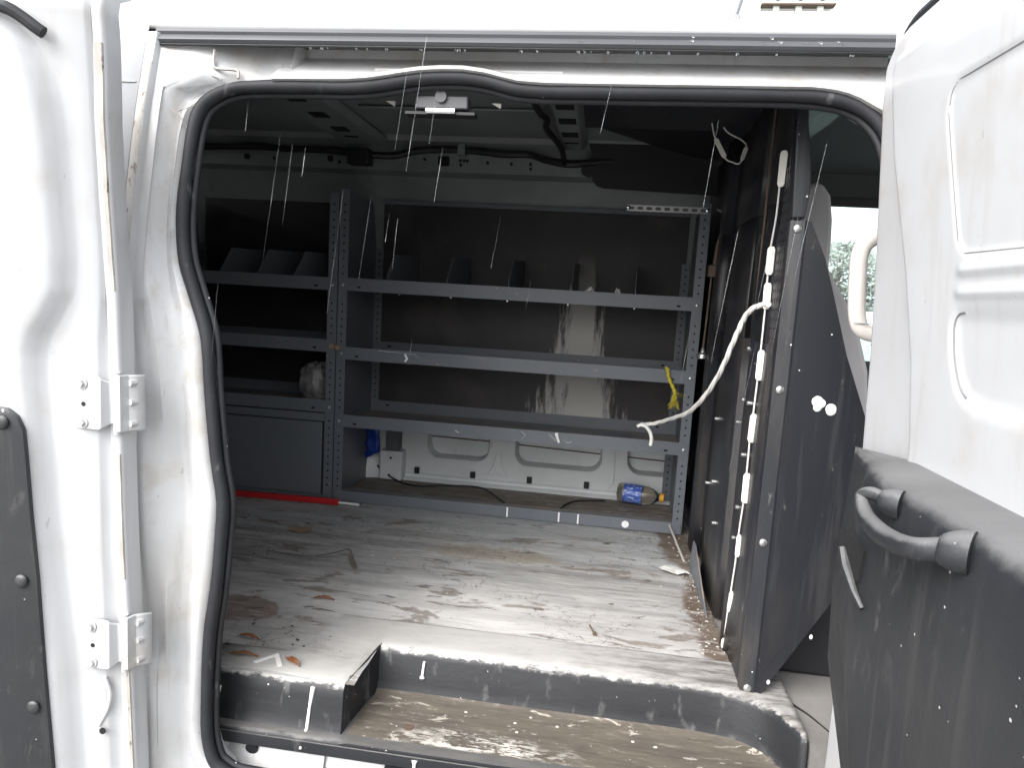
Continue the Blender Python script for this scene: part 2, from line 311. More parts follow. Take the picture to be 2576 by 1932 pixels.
# ------------------------------------------------------------------ tables (metres; X forward, Y into the van, Z up)
def SY(z): return 1.16 if z < 1.35 else 1.16 + .13*((z-1.35)/.6)**1.6        # body side, with its lean above the belt
SEAL = [(-.678,.546),(-.695,.562),(-.708,.614),(-.709,.703),(-.703,.826),(-.691,.912),(-.682,1.014),(-.678,1.090),(-.691,1.170),(-.704,1.297),(-.708,1.361),(-.716,1.411),(-.744,1.480),(-.766,1.533),(-.778,1.584),(-.784,1.636),(-.787,1.710),(-.788,1.781),(-.781,1.824),(-.757,1.850),(-.724,1.865),(-.684,1.870),(-.621,1.872),(-.558,1.873),(-.504,1.873),(-.460,1.876),(-.428,1.881),(-.398,1.887),(-.362,1.893),(-.323,1.896),(-.280,1.896),(-.241,1.891),(-.208,1.883),(-.178,1.876),(-.124,1.873),(-.057,1.874),(.031,1.874),(.1,1.875),(.201,1.876),(.275,1.876),(.327,1.875),(.365,1.870),(.392,1.862),(.424,1.842),(.452,1.80),(.468,1.72),(.475,1.6),(.478,1.4),(.478,1.1),(.478,.75),(.468,.62),(.43,.55),(.36,.532),(.1,.53),(-.3,.53),(-.6,.531),(-.655,.535)]
HEM = [(.40,-.827),(.556,-.827),(.747,-.830),(.858,-.836),(.982,-.844),(1.104,-.851),(1.383,-.852),(1.468,-.858),(1.539,-.862),(1.625,-.865),(1.713,-.869),(1.803,-.875),(1.865,-.878),(1.96,-.884)]
SEALX = [(.40,-.66),(.53,-.66),(.562,-.695),(.614,-.708),(.703,-.709),(.826,-.703),(.912,-.691),(1.014,-.682),(1.09,-.678),(1.17,-.691),(1.297,-.704),(1.361,-.708),(1.411,-.716),(1.48,-.744),(1.533,-.766),(1.584,-.778),(1.636,-.784),(1.71,-.787),(1.781,-.788),(1.824,-.781),(1.85,-.757),(1.865,-.724),(1.872,-.66),(1.876,-.60),(1.97,-.60)]
SEALZ = [(-.8,1.80),(-.757,1.850),(-.724,1.865),(-.684,1.870),(-.5,1.873),(-.46,1.876),(-.428,1.881),(-.398,1.887),(-.362,1.893),(-.323,1.896),(-.28,1.896),(-.241,1.891),(-.208,1.883),(-.178,1.876),(-.124,1.873),(.327,1.875),(.365,1.870),(.392,1.862),(.424,1.842),(.5,1.80)]

# ------------------------------------------------------------------ setting
t = MT('wet_concrete', .35); t.col(t.mix(t.noise(2, 6), (.14,.14,.138), (.22,.218,.21))); t.bump(t.noise(60, 4), .3, .004); ASPH = t.m
g = MB(); n = 40
g.add([(-150+300*i/n, -150+300*j/n, 0) for j in range(n+1) for i in range(n+1)], [(j*(n+1)+i, j*(n+1)+i+1, (j+1)*(n+1)+i+1, (j+1)*(n+1)+i) for j in range(n) for i in range(n)])
tag(g.build('ground', ASPH), kind='structure')

# ------------------------------------------------------------------ the van
van = thing('cargo_van', (0, 1.9, 0), 'white cargo van with both side doors swung open onto its dirty cargo bay', 'van')
def stack(fn, zs): return [fn(z) for z in zs]
# rear pillar of the door opening
zs = [.40 + i*(1.96-.40)/90 for i in range(91)]
def psec(z):
    h = interp(z, HEM); s_ = interp(z, SEALX); y = SY(z); wd = s_-h
    hg = max(math.exp(-((z-1.285)/.10)**2), math.exp(-((z-.87)/.10)**2))        # hinge pockets
    sw = math.exp(-((z-1.12)/.16)**2)*.012 - math.exp(-((z-1.45)/.07)**2)*.010     # bulge and waist along the S-curve
    top = sst(1.80, 1.90, z)
    return [(h, y+.03, z), (h-.002, y-.048, z), (h+.001, y-.056, z), (h+.019, y-.057, z), (h+.0215, y-.052, z), (h+.022, y-.044+.012*hg, z),
            (h+.036, y-.040+.014*hg, z), (h+.30*wd, y-.036+.012*hg+sw*.5, z), (h+.42*wd, y-.030+sw, z), (h+.52*wd, y-.012+sw, z), (h+.62*wd, y-.006+sw*.6, z), (h+.72*wd, y-.014+.02*top, z),
            (h+.80*wd, y-.020+.025*top, z), (s_-.018, y-.018+.022*top, z), (s_-.012, y-.010, z), (s_-.004, y+.004, z), (s_-.005, y+.04, z)]
MB().loft(stack(psec, zs)).build('door_pillar', APERT, van, 50)
# dirty sealer strips down the pillar edge
for z0, z1 in ((1.47,1.90), (.985,1.185), (.45,.80)):
    zz_ = [z0+(z1-z0)*i/14 for i in range(15)]
    def ss(z):
        h = interp(z, HEM); y = SY(z); j = .0012*mnoise.noise((z*30, 0, 1)); return [(h+.002, y-.0575, z), (h+.004, y-.0595+j, z), (h+.014, y-.0600+j, z), (h+.0185+j, y-.0575, z)]
    MB().loft(stack(ss, zz_), False).build('pillar_seam', SEALER, van)
# rear quarter panel behind the open door
zs2 = [.38+i*.04 for i in range(41)]
MB().loft([[(x if x < -1 else interp(z, HEM)-.003, SY(z)-.052, z) for z in zs2] for x in (-2.7,-2.0,-1.5,-1.1,0)]).build('quarter_panel', PAINT, van, solid=.002)
MB().box(-1.6,-.886, SY(1.86)-.056, SY(1.86)-.050, 1.8592, 1.8608).build('roof_joint', APERT, van)
# header above the opening
hx = [-.64+i*.02 for i in range(56)]
def hsec(x):
    sz = interp(x, SEALZ); y = SY(sz)
    return [(x, y+.06, sz+.002), (x, y+.006, sz+.002), (x, y-.022, sz+.010), (x, y-.022, sz+.016), (x, y-.008, .5*(sz+1.918)+.002), (x, 1.292, 1.926), (x, 1.308, 1.940), (x, 1.308, 1.962), (x, 1.26, 1.966)]
MB().loft([hsec(x) for x in hx]).build('door_header', APERT, van, 40)
for hj, r_ in (([(-.755,1.246,1.932),(-.756,1.246,1.908),(-.751,1.245,1.898),(-.722,1.250,1.898),(-.711,1.252,1.895),(-.710,1.250,1.882)], .0030), ([(-.768,1.244,1.893),(-.762,1.244,1.886),(-.748,1.246,1.882),(-.741,1.248,1.878)], .0014), ([(-.830,1.222,1.818),(-.815,1.220,1.809),(-.803,1.224,1.794),(-.793,1.226,1.777)], .0009), ([(-.815,1.220,1.811),(-.800,1.227,1.820),(-.786,1.238,1.830)], .0008)):
    MB().tube(smoothpts(hj, 3), r_, 6).build('header_joint', SEALER, van)
fc = bpy.data.curves.new('stamped_number', 'FONT'); fc.body = '0012431'; fc.size = .0095; fc.align_x = 'CENTER'; fc.extrude = .0002
fo = bpy.data.objects.new('stamped_number', fc); COL.objects.link(fo); fo.rotation_euler = (R(62), 0, 0); fo.location = (-.620, 1.2515, 1.9035); fc.materials.append(plain('stamp_ink', (.22,.21,.20), .6))
bpy.context.view_layer.update(); me_ = bpy.data.meshes.new_from_object(fo.evaluated_get(bpy.context.evaluated_depsgraph_get())); f2 = bpy.data.objects.new('stamped_number', me_); f2.matrix_world = fo.matrix_world.copy(); bpy.data.objects.remove(fo); COL.objects.link(f2); f2.name = 'stamped_number'; fo = f2
fo.parent = van; fo.matrix_parent_inverse = Matrix.Translation(-van.location)
MB().box(.412,.436,1.288,1.291,1.905,1.916).build('header_sticker', plain('sticker_pink', (.34,.27,.27), .6), van)
MB().box(-.452,-.10,1.268,1.30,1.905,1.912).build('header_swage', APERT, van, bevel=.003)
# drip rail with its wet rubber profile
dr = [(1.320,1.968),(1.268,1.969),(1.258,1.972),(1.246,1.970),(1.242,1.963),(1.244,1.958),(1.238,1.954),(1.234,1.946),(1.238,1.941),(1.250,1.940),(1.256,1.948),(1.32,1.958)]
MB().loft([[(x, y, z) for y, z in dr] for x in (-.872,-.5,-.1,.3,.6,1.1)], True, True).build('drip_rail', RAILRUB, van, 30)
MB().tube([(-.860+.02*i, 1.2385, 1.9375+.0006*mnoise.noise((i*.7,0,0))) for i in range(74)], .0022, 6).build('rail_lip', BLACKC, van)
drops = MB()
for i in range(26):
    x = random.uniform(-.6, .40); rr = random.uniform(.0014, .0032); drops.ball((x, 1.2385, 1.9345-rr*.4), rr, (1,1,1.2), 8, 6)
for i in range(16):
    x = random.uniform(-.1, .42); rr = random.uniform(.0016, .0032); drops.ball((x, 1.2355+.001*random.random(), random.uniform(1.947,1.961)), rr, (random.uniform(1,1.8),.45,.7), 8, 6)
tag(drops.build('rail_droplets', DROP, van), kind='stuff')
# roof
rf = [(1.258,1.972),(1.260,1.988),(1.268,1.998),(1.29,2.008),(1.36,2.036),(1.5,2.078),(1.75,2.115),(2.05,2.13),(2.4,2.115),(2.70,2.10),(2.86,2.07),(2.90,2.06)]
MB().loft([[(x, y, z) for y, z in rf] for x in (-2.7,-1.8,-.9,0,.9,1.5)]).build('roof_panel', PAINT, van, solid=.004)
# weather seal round the opening: bulb and inner lip
sp3 = [Vector((x, SY(z)-.006, z)) for x, z in SEAL]
spc = smoothpts(sp3+[sp3[0]], 3)[:-1]
sealo = MB().tube(spc, [.0118+.0015*mnoise.noise((p.x*9, p.z*9, 3)) for p in spc], 12, True).build('door_seal', RUBBER, van, 60)
ctr = Vector((-.15, 1.2, 1.2)); inner = []
for i, p in enumerate(spc):
    tg = (spc[(i+1) % len(spc)]-spc[i-1]); nv = Vector((-tg.z, 0, tg.x)).normalized()
    if nv.dot(ctr-p) < 0: nv = -nv
    inner.append(p+nv*.013+Vector((0,.012,0)))
MB().tube(inner, .0062, 8, True).build('seal_lip', RUBBER, sealo, 60)
# striker hanging under the header
STRK = plain('striker_steel', (.075,.075,.08), .4, .2)
st_ = MB().box(-.378,-.276,1.290,1.325,1.847,1.872).build('striker_plate', STRK, van, bevel=.003)
MB().tube([(-.352,1.30,1.846),(-.352,1.284,1.842),(-.30,1.284,1.842),(-.30,1.30,1.846)], .006, 8).build('striker_loop', CHROME, st_)
MB().cyl((-.327,1.283,1.868),(-.327,1.296,1.868), .011).build('striker_bolt', STRK, st_)
MB().box(-.395,-.262,1.286,1.315,1.836,1.841).build('striker_shim', BLACKC, st_)
for x in (-.43,-.225): MB().prism([(x-.008,1.862),(x+.010,1.862),(x+.009,1.853)], 'y', 1.30, 1.306).build('header_tab', SEALER, van)
# front pillar hidden behind the front door, its grab handle
MB().loft([[(.478,SY(z)+.03,z),(.482,SY(z)-.02,z),(.52,SY(z)-.05,z),(.62,SY(z)-.05,z),(.62,SY(z)+.12,z),(.49,SY(z)+.08,z)] for z in [.4+.1*i for i in range(16)]], True, True).build('front_pillar', APERT, van)
gh = smoothpts([(.500,1.25,1.648),(.455,1.25,1.643),(.433,1.25,1.618),(.434,1.25,1.56),(.441,1.25,1.502),(.458,1.25,1.480),(.505,1.25,1.474)], 5)
gho = MB().tube(gh, .0115, 10, flat=1.25).build('grab_handle', BEIGE, van, 60)
MB().box(.431,.462,1.2375,1.2385,1.494,1.4952).build('handle_seam', CABG, gho)
# sill below the step
def sill(x): return [(x,1.25,.59),(x,1.235,.58),(x,1.224,.568),(x,1.212,.52),(x,1.195,.505),(x,1.150,.500),(x,1.135,.515),(x,1.115,.515),(x,1.11,.40)]
MB().loft([sill(-.70+.05*i) for i in range(25)]).build('sill_panel', APERT, van, 40)
MB().cyl((-.648,1.214,.550),(-.648,1.224,.552), .013, 16).build('sill_plug', RUBBER, van)
MB().loft([[(x,1.220-.004*((x*37)%1),.564),(x,1.206,.535),(x,1.205,.515)] for x in (-.51,-.50,-.49)]).build('sill_gusset', APERT, van)
MB().box(-.36,-.23,1.18,1.2115,.515,.565).build('sill_pocket', BLACKD, van)
# cargo floor: pressed ridges running fore and aft, worn and buckled
def fz(x, y):
    ph = y/.105 + .7*mnoise.noise((x*1.3, y*1.8, 0))
    return .700 + (.0011+.0012*mnoise.noise((x*1.7, y*3, 9)))*math.sin(2*math.pi*ph)*sst(2.42,2.36,y) + .0035*mnoise.noise((x*2.1, y*5, 2))*sst(2.40,2.3,y) + .0012*mnoise.noise((x*7, y*16, 5))
nx, ny = 120, 130
fl = MB(); X0, X1, Y0, Y1 = -2.3, .352, 1.245, 2.86
fl.add([(X0+(X1-X0)*i/nx, Y0+(Y1-Y0)*j/ny, fz(X0+(X1-X0)*i/nx, Y0+(Y1-Y0)*j/ny)) for j in range(ny+1) for i in range(nx+1)], [(j*(nx+1)+i, j*(nx+1)+i+1, (j+1)*(nx+1)+i+1, (j+1)*(nx+1)+i) for j in range(ny) for i in range(nx)])
fl.f = [f for f in fl.f if not (all(fl.v[i][0] > -.452 and fl.v[i][1] < 1.445 for i in f))]
fl.build('cargo_floor', FLOOR, van, 80)
t = MT('cab_floor', .6); t.col(t.mix(t.noise(7, 7, (1,1,1), .65), (.10,.095,.09), (.34,.325,.31))); t.bump(t.noise(60, 5), .3, .002); CABF = t.m
MB().prism([(.352,1.44),(.395,1.41),(.425,1.37),(.445,1.32),(.455,1.27),(.465,1.19),(1.9,1.19),(1.9,2.86),(.352,2.86)], 'z', .64, .694).build('cab_floor', CABF, van)
MB().tube([(.45,1.40,.694),(.48,1.36,.693),(.50,1.32,.692),(.515,1.28,.692)], .003, 6).build('floor_wire', BLACKC, van)
# step liner
BLK = [(1.33,.7045),(1.327,.7045),(1.275,.7045),(1.257,.703),(1.245,.698),(1.2385,.688),(1.236,.67),(1.233,.625),(1.229,.606),(1.226,.6005),(1.214,.598),(1.209,.592),(1.207,.572),(1.215,.569)]
def wsec(rY, fY): return [(fY,.7055),(fY-.003,.7055),(rY+.035,.7055),(rY+.017,.7045),(rY+.006,.699),(rY,.688),(rY-.003,.63),(rY-.010,.611),(rY-.026,.6035),(1.252,.602),(1.232,.6005),(1.211,.595),(1.207,.572),(1.215,.569)]
secs = []
def lsec(x):
    if x <= -.464: w_ = 0
    elif x >= -.440: w_ = 1
    else: w_ = sst(-.464, -.440, x)
    rY = interp(x, [(.20,1.397),(.27,1.395),(.33,1.388),(.37,1.372),(.40,1.345),(.42,1.315),(.437,1.28),(.45,1.262)])
    fY = interp(x, [(-.61,1.31),(-.58,1.50),(-.575,1.52),(.3,1.515)])
    b = [(max(y, fY-.003*i) if i < 2 else y, z) for i, (y, z) in enumerate(BLK)]; W = wsec(rY, fY)
    return [(x, y0+(y1-y0)*w_, z0+(z1-z0)*w_) for (y0, z0), (y1, z1), z in zip(b, W, [p[1] for p in b])]
lx = [-.775,-.70,-.62,-.60,-.585,-.575,-.52,-.48,-.464,-.461,-.458,-.455,-.452,-.449,-.446,-.443,-.440,-.42,-.35,-.2,-.05,.1,.2,.25,.29,.33,.36,.385,.40,.415,.43,.44,.45]
liner = MB().loft([lsec(x) for x in lx]).build('step_liner', LINER, van, 40, solid=.003)
MB().box(-.772,.46,1.2030,1.2068,.566,.592).build('liner_lip', LINER, liner, bevel=.0015)
MB().cyl((-.333,1.275,.6022),(-.333,1.275,.6045), .011, 14).build('liner_screw', RUST, liner)
for pts, r in (([(-.730,1.2335,.668),(-.734,1.233,.640),(-.738,1.2305,.615)], [.0045,.003,.0042]), ([(-.527,1.2355,.690),(-.532,1.2325,.65),(-.535,1.2275,.604),(-.537,1.2015,.575)], [.005,.003,.0035,.0025]), ([(-.335,1.3925,.684),(-.338,1.3915,.652),(-.338,1.391,.646)], [.003,.0028,.006]), ([(-.30,1.2025,.586),(-.30,1.2020,.577),(-.30,1.2020,.568)], [.006,.003,.004])):
    MB().tube(pts, r, 8).build('paint_run', BLOB, liner)

# interior of the cargo bay
MB().loft([[(x,1.315,1.955),(x,1.40,2.01),(x,1.50,2.045),(x,1.62,2.086),(x,2.0,2.092),(x,2.56,2.092)] for x in (-2.35,-.9,.42)]).build('ceiling_panel', PRIMER_SHADE, van)
for z_, y0_, y1_ in ((2.080,2.16,2.185),(2.082,1.9,1.92)): MB().box(-.82,-.22,y0_,y1_,z_,2.0875).build('ceiling_swage', PRIMER_SHADE, van, bevel=.003)
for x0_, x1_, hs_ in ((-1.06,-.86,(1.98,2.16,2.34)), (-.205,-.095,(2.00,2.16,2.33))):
    bow = MB().prism([(x0_,2.087),(x0_+.02,2.062),(x1_-.02,2.062),(x1_,2.087)], 'y', 1.64, 2.60).build('roof_bow', PRIMER_SHADE, van, bevel=.004)
    xm = (x0_+x1_)/2
    for y_ in hs_: MB().box(xm-.027,xm+.027,y_,y_+.055,2.0585,2.0625).build('bow_slot', HOLE, bow)
    MB().box(xm-.025,xm+.025,2.47,2.482,2.0590,2.0625).build('bow_slot', HOLE, bow)
rail = MB().loft([[(x,2.56,2.096),(x,2.575,2.12),(x,2.67,2.12),(x,2.70,2.075),(x,2.715,2.055),(x,2.722,1.99),(x,2.76,1.975),(x,2.785,1.93),(x,2.80,1.80),(x,2.815,1.2),(x,2.815,1.0)] for x in (-2.35,-1.5,-.8,-.2,.45)]).build('upper_wall', PRIMER_SHADE, van, 30)
for x, w_, z0_, z1_ in ((-1.50,.022,2.012,2.034),(-1.14,.022,2.016,2.038),(-.668,.046,2.012,2.05)):
    MB().prism(rpoly(x-w_/2*1.0, x+w_/2, z0_, z1_, .006), 'y', 2.7125, 2.718).build('rail_opening', HOLE, rail)
for x, z_ in ((-1.38,2.02),(-1.10,2.015),(-1.055,2.03),(-.745,2.035),(-.60,2.035),(-.598,2.018),(-.585,2.035),(-.572,2.035),(-.49,2.03),(-.395,2.028),(-.32,2.03),(-.318,2.012)):
    MB().cyl((x,2.711,z_),(x,2.7185,z_), .0055, 10).build('rail_hole', HOLE, rail)
hp = smoothpts([(-2.3,2.67,2.045),(-1.62,2.67,2.05),(-1.45,2.66,2.055),(-1.30,2.67,2.05),(-1.12,2.66,2.048),(-.98,2.62,2.03),(-.86,2.65,2.032),(-.77,2.66,2.055),(-.66,2.67,2.066),(-.54,2.67,2.065),(-.42,2.665,2.056),(-.32,2.665,2.056),(-.25,2.65,2.035),(-.16,2.63,2.020),(-.08,2.64,2.03),(.05,2.66,2.045)], 4)
hn = MB().tube(hp, [.014+.003*mnoise.noise((p.x*8,0,0)) for p in hp], 8).build('wiring_harness', BLACKC, van)
MB().tube(smoothpts([(-.235,1.95,2.055),(-.225,2.06,2.05),(-.21,2.14,2.052),(-.22,2.24,2.05),(-.20,2.36,2.045),(-.185,2.48,2.04),(-.18,2.62,2.02)],4), .010, 8).build('harness_branch', BLACKC, hn)
MB().box(-1.02,-.93,2.58,2.64,1.985,2.045).build('harness_box', BLACKC, hn, bevel=.006)
MB().box(-.60,-.572,2.655,2.685,2.045,2.088).build('harness_clip', PRIMER_SHADE, hn)
MB().tube(smoothpts([(-2.0,2.796,1.945),(-1.2,2.794,1.945),(-1.02,2.794,1.93),(-.96,2.796,1.88)],4), .010, 8, flat=.6).build('wall_swage', PRIMER_SHADE, rail)
MB().tube(smoothpts([(-.90,2.798,1.86),(-.86,2.796,1.91),(-.80,2.793,1.945),(-.70,2.792,1.955),(-.2,2.79,1.955),(.3,2.79,1.955)],4), .010, 8, flat=.6).build('wall_swage', PRIMER_SHADE, rail)
wt = MB().tube([(-1.085,1.88,2.060),(-1.05,1.93,2.045),(-.965,1.90,2.035)], .004, 6).build('hanging_tie', TANP, van)
MB().box(-2.38,-2.35,1.30,2.85,.70,1.98).build('rear_bulkhead', PRIMER_SHADE, van)
MB().box(-1.62,-1.40,1.30,1.33,.70,1.95).build('rear_inner_post', PRIMER_SHADE, van)
MB().box(-2.35,-.90,1.275,1.29,.70,1.955).build('side_lining', PRIMER_SHADE, van)
# lower driver-side wall with its pressed windows
def bezel(x0, x1, z0, z1, r): return rpoly(x0, x1, z0, z1, r, 6)
wall = MB(); wins = [(-.705,-.432,.802,1.06,.055), (-.322,.047,.800,1.06,.055), (.150,.44,.805,1.06,.06)]
xs = sorted({-1.02,.46}|{v for q in wins for v in q[:2]}); zt, zb = 1.06, .712
def ring(q):
    x0, x1, z0, z1, r = q; P = rpoly(x0, x1, z0, 1.12, r, 6); n_ = len(P)
    O = []
    ox0, ox1 = x0-.05, x1+.05
    cx, cz = (x0+x1)/2, (z0+1.12)/2
    for px, pz in P:
        k = min((ox1-cx)/abs(px-cx) if abs(px-cx) > 1e-6 else 1e9, (1.16-cz)/abs(pz-cz) if abs(pz-cz) > 1e-6 else 1e9)
        if pz < cz: k = min((ox1-cx)/abs(px-cx) if abs(px-cx) > 1e-6 else 1e9, (cz-zb)/abs(pz-cz))
        O.append((cx+(px-cx)*k, cz+(pz-cz)*k))
    vs = [(a, 2.80, b) for a, b in O]+[(a, 2.80, b) for a, b in P]+[(a+(cx-a)*.03, 2.815, b+(cz-b)*.03) for a, b in P]+[(a+(cx-a)*.04, 2.872, b+(cz-b)*.04) for a, b in P]
    fs = []
    for L in range(3):
        for i in range(n_): j = (i+1) % n_; fs.append((L*n_+i, L*n_+j, (L+1)*n_+j, (L+1)*n_+i))
    wall.add(vs, fs)
for q in wins: ring(q)
for a, b in ((-1.02,-.755),(-.382,-.372),(.097,.100)): wall.box(a, b, 2.80, 2.804, zb, 1.12)
for i, (a, b) in enumerate(((-.404,-.394),(-.36,-.35))): pass
lw = wall.build('lower_wall', PRIMER, van, 40)
MB().box(-1.02,.46,2.868,2.876,.70,1.2).build('outer_skin', PRIMER, van)
MB().tube([(-1.0,2.866,.885),(-.43,2.866,.880),(.05,2.866,.866),(.46,2.866,.856)], .003, 6).build('skin_crease', RUST, lw)
MB().loft([[(x,2.800,.728),(x,2.792,.722),(x,2.790,.712),(x,2.772,.706),(x,2.765,.700)] for x in (-.80,-.4,0,.45)]).build('wall_skirt', PRIMER, lw)
for x, z_ in ((-.744,.741),(-.497,.743),(-.252,.743),(-.010,.744)): MB().box(x-.011,x+.011,2.786,2.8,z_-.014,z_+.014).build('wall_clip', BLACKC, lw, bevel=.003)
for p in ([(-.44,.745),(-.41,.79),(-.40,.85)], [(-.345,.745),(-.375,.79),(-.38,.85)], [(.075,.73),(.10,.76),(.10,.90)]): MB().tube([(a,2.799,b) for a, b in p], .004, 6).build('wall_swage', PRIMER, lw)
MB().tube([(-.440,2.799,.752),(-.415,2.799,.748),(-.395,2.799,.758),(-.370,2.799,.748),(-.345,2.799,.752)], .0035, 6).build('wall_swage', PRIMER, lw)
ab = MB().box(-.895,-.795,2.735,2.80,.703,.83).build('arch_bracket', PRIMER, van, bevel=.006)
MB().box(-.87,-.815,2.738,2.795,.83,.95).build('bracket_cap', CABG, ab, bevel=.004)
for x, z_ in ((-.845,.80),(-.850,.725)): MB().cyl((x,2.732,z_),(x,2.736,z_), .005, 8).build('bracket_hole', HOLE, ab)
MB().ball((-1.00,2.80,.71), .12, (1,.45,1.0), 16, 10).build('wheel_arch', PRIMER, van)

# cab beyond the partition
cw = MB(); cw.box(.45,.72,2.85,2.88,.69,2.08); cw.box(1.62,2.0,2.85,2.88,.69,2.08); cw.box(.72,1.62,2.85,2.88,.69,1.34); cw.box(.72,1.62,2.85,2.88,1.962,2.08)
cwo = cw.build('driver_side_wall', HEADL, van)
MB().box(.72,1.62,2.838,2.85,1.935,1.966).build('window_weatherstrip', BLACKC, cwo)
MB().box(.72,1.62,2.862,2.866,1.34,1.962).build('driver_window', GLASS, cwo, 0)
dr_ = MB()
for i in range(420): dr_.ball((random.uniform(.80,1.16), 2.8625, random.uniform(1.36,1.72)), random.uniform(.0015,.005), (1.2,.5,1), 7, 5)
tag(dr_.build('window_droplets', DROP, cwo), kind='stuff')
MB().box(.425,1.9,1.60,2.87,2.060,2.084).build('cab_headliner', HEADL, van)
MB().box(.425,1.05,1.52,2.12,.694,1.0).build('dark_filler_box', BLACKD, van, bevel=.01)  # added black box that keeps the space under the seat dark
MB().prism([(.452,1.862),(.478,1.838),(.482,1.80),(.46,1.80),(.442,1.832)], 'y', 1.285, 1.30).build('pillar_trim', BEIGE, van, bevel=.004)
MB().box(1.55,2.0,1.2,2.86,.69,1.20).build('dashboard', CABG, van, bevel=.03)
def seat(y0, y1, dx, name):
    prof = [(.640,1.02),(.655,1.25),(.640,1.38),(.600,1.50),(.548,1.58),(.524,1.615),(.523,1.68),(.520,1.73),(.510,1.785),(.490,1.812),(.468,1.815),(.450,1.80),(.442,1.76),(.446,1.60),(.455,1.35),(.47,1.02)]
    s_ = MB().prism([(x+dx, z) for x, z in prof], 'y', y0, y1).build(name, SEAT, van, 50, bevel=.03, seg=4)
    MB().box(.47+dx,.98+dx,y0-.02,y1+.02,.95,1.08).build('seat_cushion', SEAT, s_, bevel=.04, seg=4)
    MB().box(.52+dx,.92+dx,y0+.05,y1-.05,.69,.95).build('seat_base', CABG, s_)
    return s_
seat(1.70, 2.02, 0, 'passenger_seat'); seat(2.28, 2.72, .12, 'driver_seat')

# ------------------------------------------------------------------ rear side door (folded back on its hinges)
def YD(z, x):
    return 1.07 - (0 if z < 1.35 else .085*((z-1.35)/.6)**1.5) - .22*max(0, -.80-x)
DH = sorted([(z, x) for x, z in [(-.783,1.94),(-.789,1.865),(-.804,1.746),(-.812,1.625),(-.815,1.529),(-.816,1.463),(-.818,1.388),(-.818,1.291),(-.816,1.185),(-.814,1.076),(-.812,1.002),(-.808,.882),(-.805,.774),(-.797,.50)]])
DF = sorted([(z, x) for x, z in [(-.806,1.94),(-.813,1.858),(-.822,1.745),(-.831,1.624),(-.835,1.528),(-.840,1.461),(-.848,1.386),(-.849,1.289),(-.849,1.183),(-.848,1.075),(-.847,1.001),(-.845,.881),(-.843,.774),(-.835,.50)]])
DB = sorted([(z, x) for x, z in [(-1.20,1.905),(-.99,1.890),(-.936,1.877),(-.905,1.865),(-.881,1.842),(-.868,1.807),(-.862,1.771),(-.861,1.713),(-.866,1.621),(-.869,1.526),(-.877,1.470),(-.898,1.432),(-.920,1.396),(-.929,1.364),(-.930,1.323),(-.926,1.265),(-.922,1.176),(-.920,1.116),(-.910,1.0),(-.892,.812),(-.878,.50)]])
zd = [.50+i*(1.905-.50)/150 for i in range(151)]
def dsec(z):
    h, f, b = interp(z, DH), interp(z, DF), interp(z, DB); f = min(f, h-.018); b = min(b, f-.012)
    P = [(h+.001,.035),(h+.002,.004),(h,-.001),(h-.003,-.003),(h-.016,-.003),(h-.0185,.001),(h-.021,.004),(f+.004,.001),(f,-.004),(f-.004,-.006),(.5*(f+b),-.008),(b+.006,-.009),(b,-.011),(b-.009,-.019),(b-.019,-.029),(b-.028,-.033),(b-.045,-.034),(b-.30,-.036),(min(b-.34,-1.38),-.02),(min(b-.35,-1.39),.02)]
    return [(x, YD(z, x)+o, z) for x, o in P]
d1 = MB().loft(stack(dsec, zd)); top_ = dsec(1.905)
d1.loft([top_, [(x, y+.004, 1.925) for x, y, z in top_], [(x, y+.03, 1.94) for x, y, z in top_], [(x, y+.05, 1.94) for x, y, z in top_]])
door1 = d1.build('rear_side_door', PAINT, van, 50)
door1['label'] = 'rear side door folded back flat, hinge edge towards the opening'
for z0, z1 in ((1.475,1.855), (.96,1.19), (.50,.80)):
    zz_ = [z0+(z1-z0)*i/14 for i in range(15)]
    def ds(z):
        h = interp(z, DH); j = .001*mnoise.noise((z*33, 7, 1)); return [(h-.0005, YD(z,h)-.001, z), (h-.002, YD(z,h)-.0045+j, z), (h-.014, YD(z,h)-.0050+j, z), (h-.0175+j, YD(z,h)-.001, z)]
    MB().loft(stack(ds, zz_)).build('hem_sealer', SEALER, door1)
strip = smoothpts([(-1.10,.905,1.915),(-1.02,.925,1.911),(-.97,.938,1.904),(-.933,.944,1.893),(-.918,.948,1.888),(-.902,.952,1.883),(-.885,.958,1.873),(-.870,.963,1.862),(-.861,.967,1.856)], 3)
MB().tube(strip, .0095, 10).build('door_weatherstrip', RUBBER, door1)
TR = [(-.987,1.273),(-.969,1.271),(-.954,1.258),(-.945,1.234),(-.942,1.186),(-.937,1.082),(-.930,.975),(-.922,.790),(-.910,.56),(-.910,.52)]
tv = [(x, YD(z,x)-.036, z) for x, z in TR]; tl = [(-1.34, YD(z,-1.34)-.036, z) for x, z in TR]
tm = MB(); n_ = len(tv); tm.add(tv+tl, [(i, i+1, n_+i+1, n_+i) for i in range(n_-1)])
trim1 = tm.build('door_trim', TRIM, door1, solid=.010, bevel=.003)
for x, z in ((-.971,1.247),(-.949,.970),(-.936,.737)):
    MB().ball((x-.004, YD(z,x)-.044, z), .012, (1,.45,1), 14, 8).build('trim_fastener', TRIM, trim1)
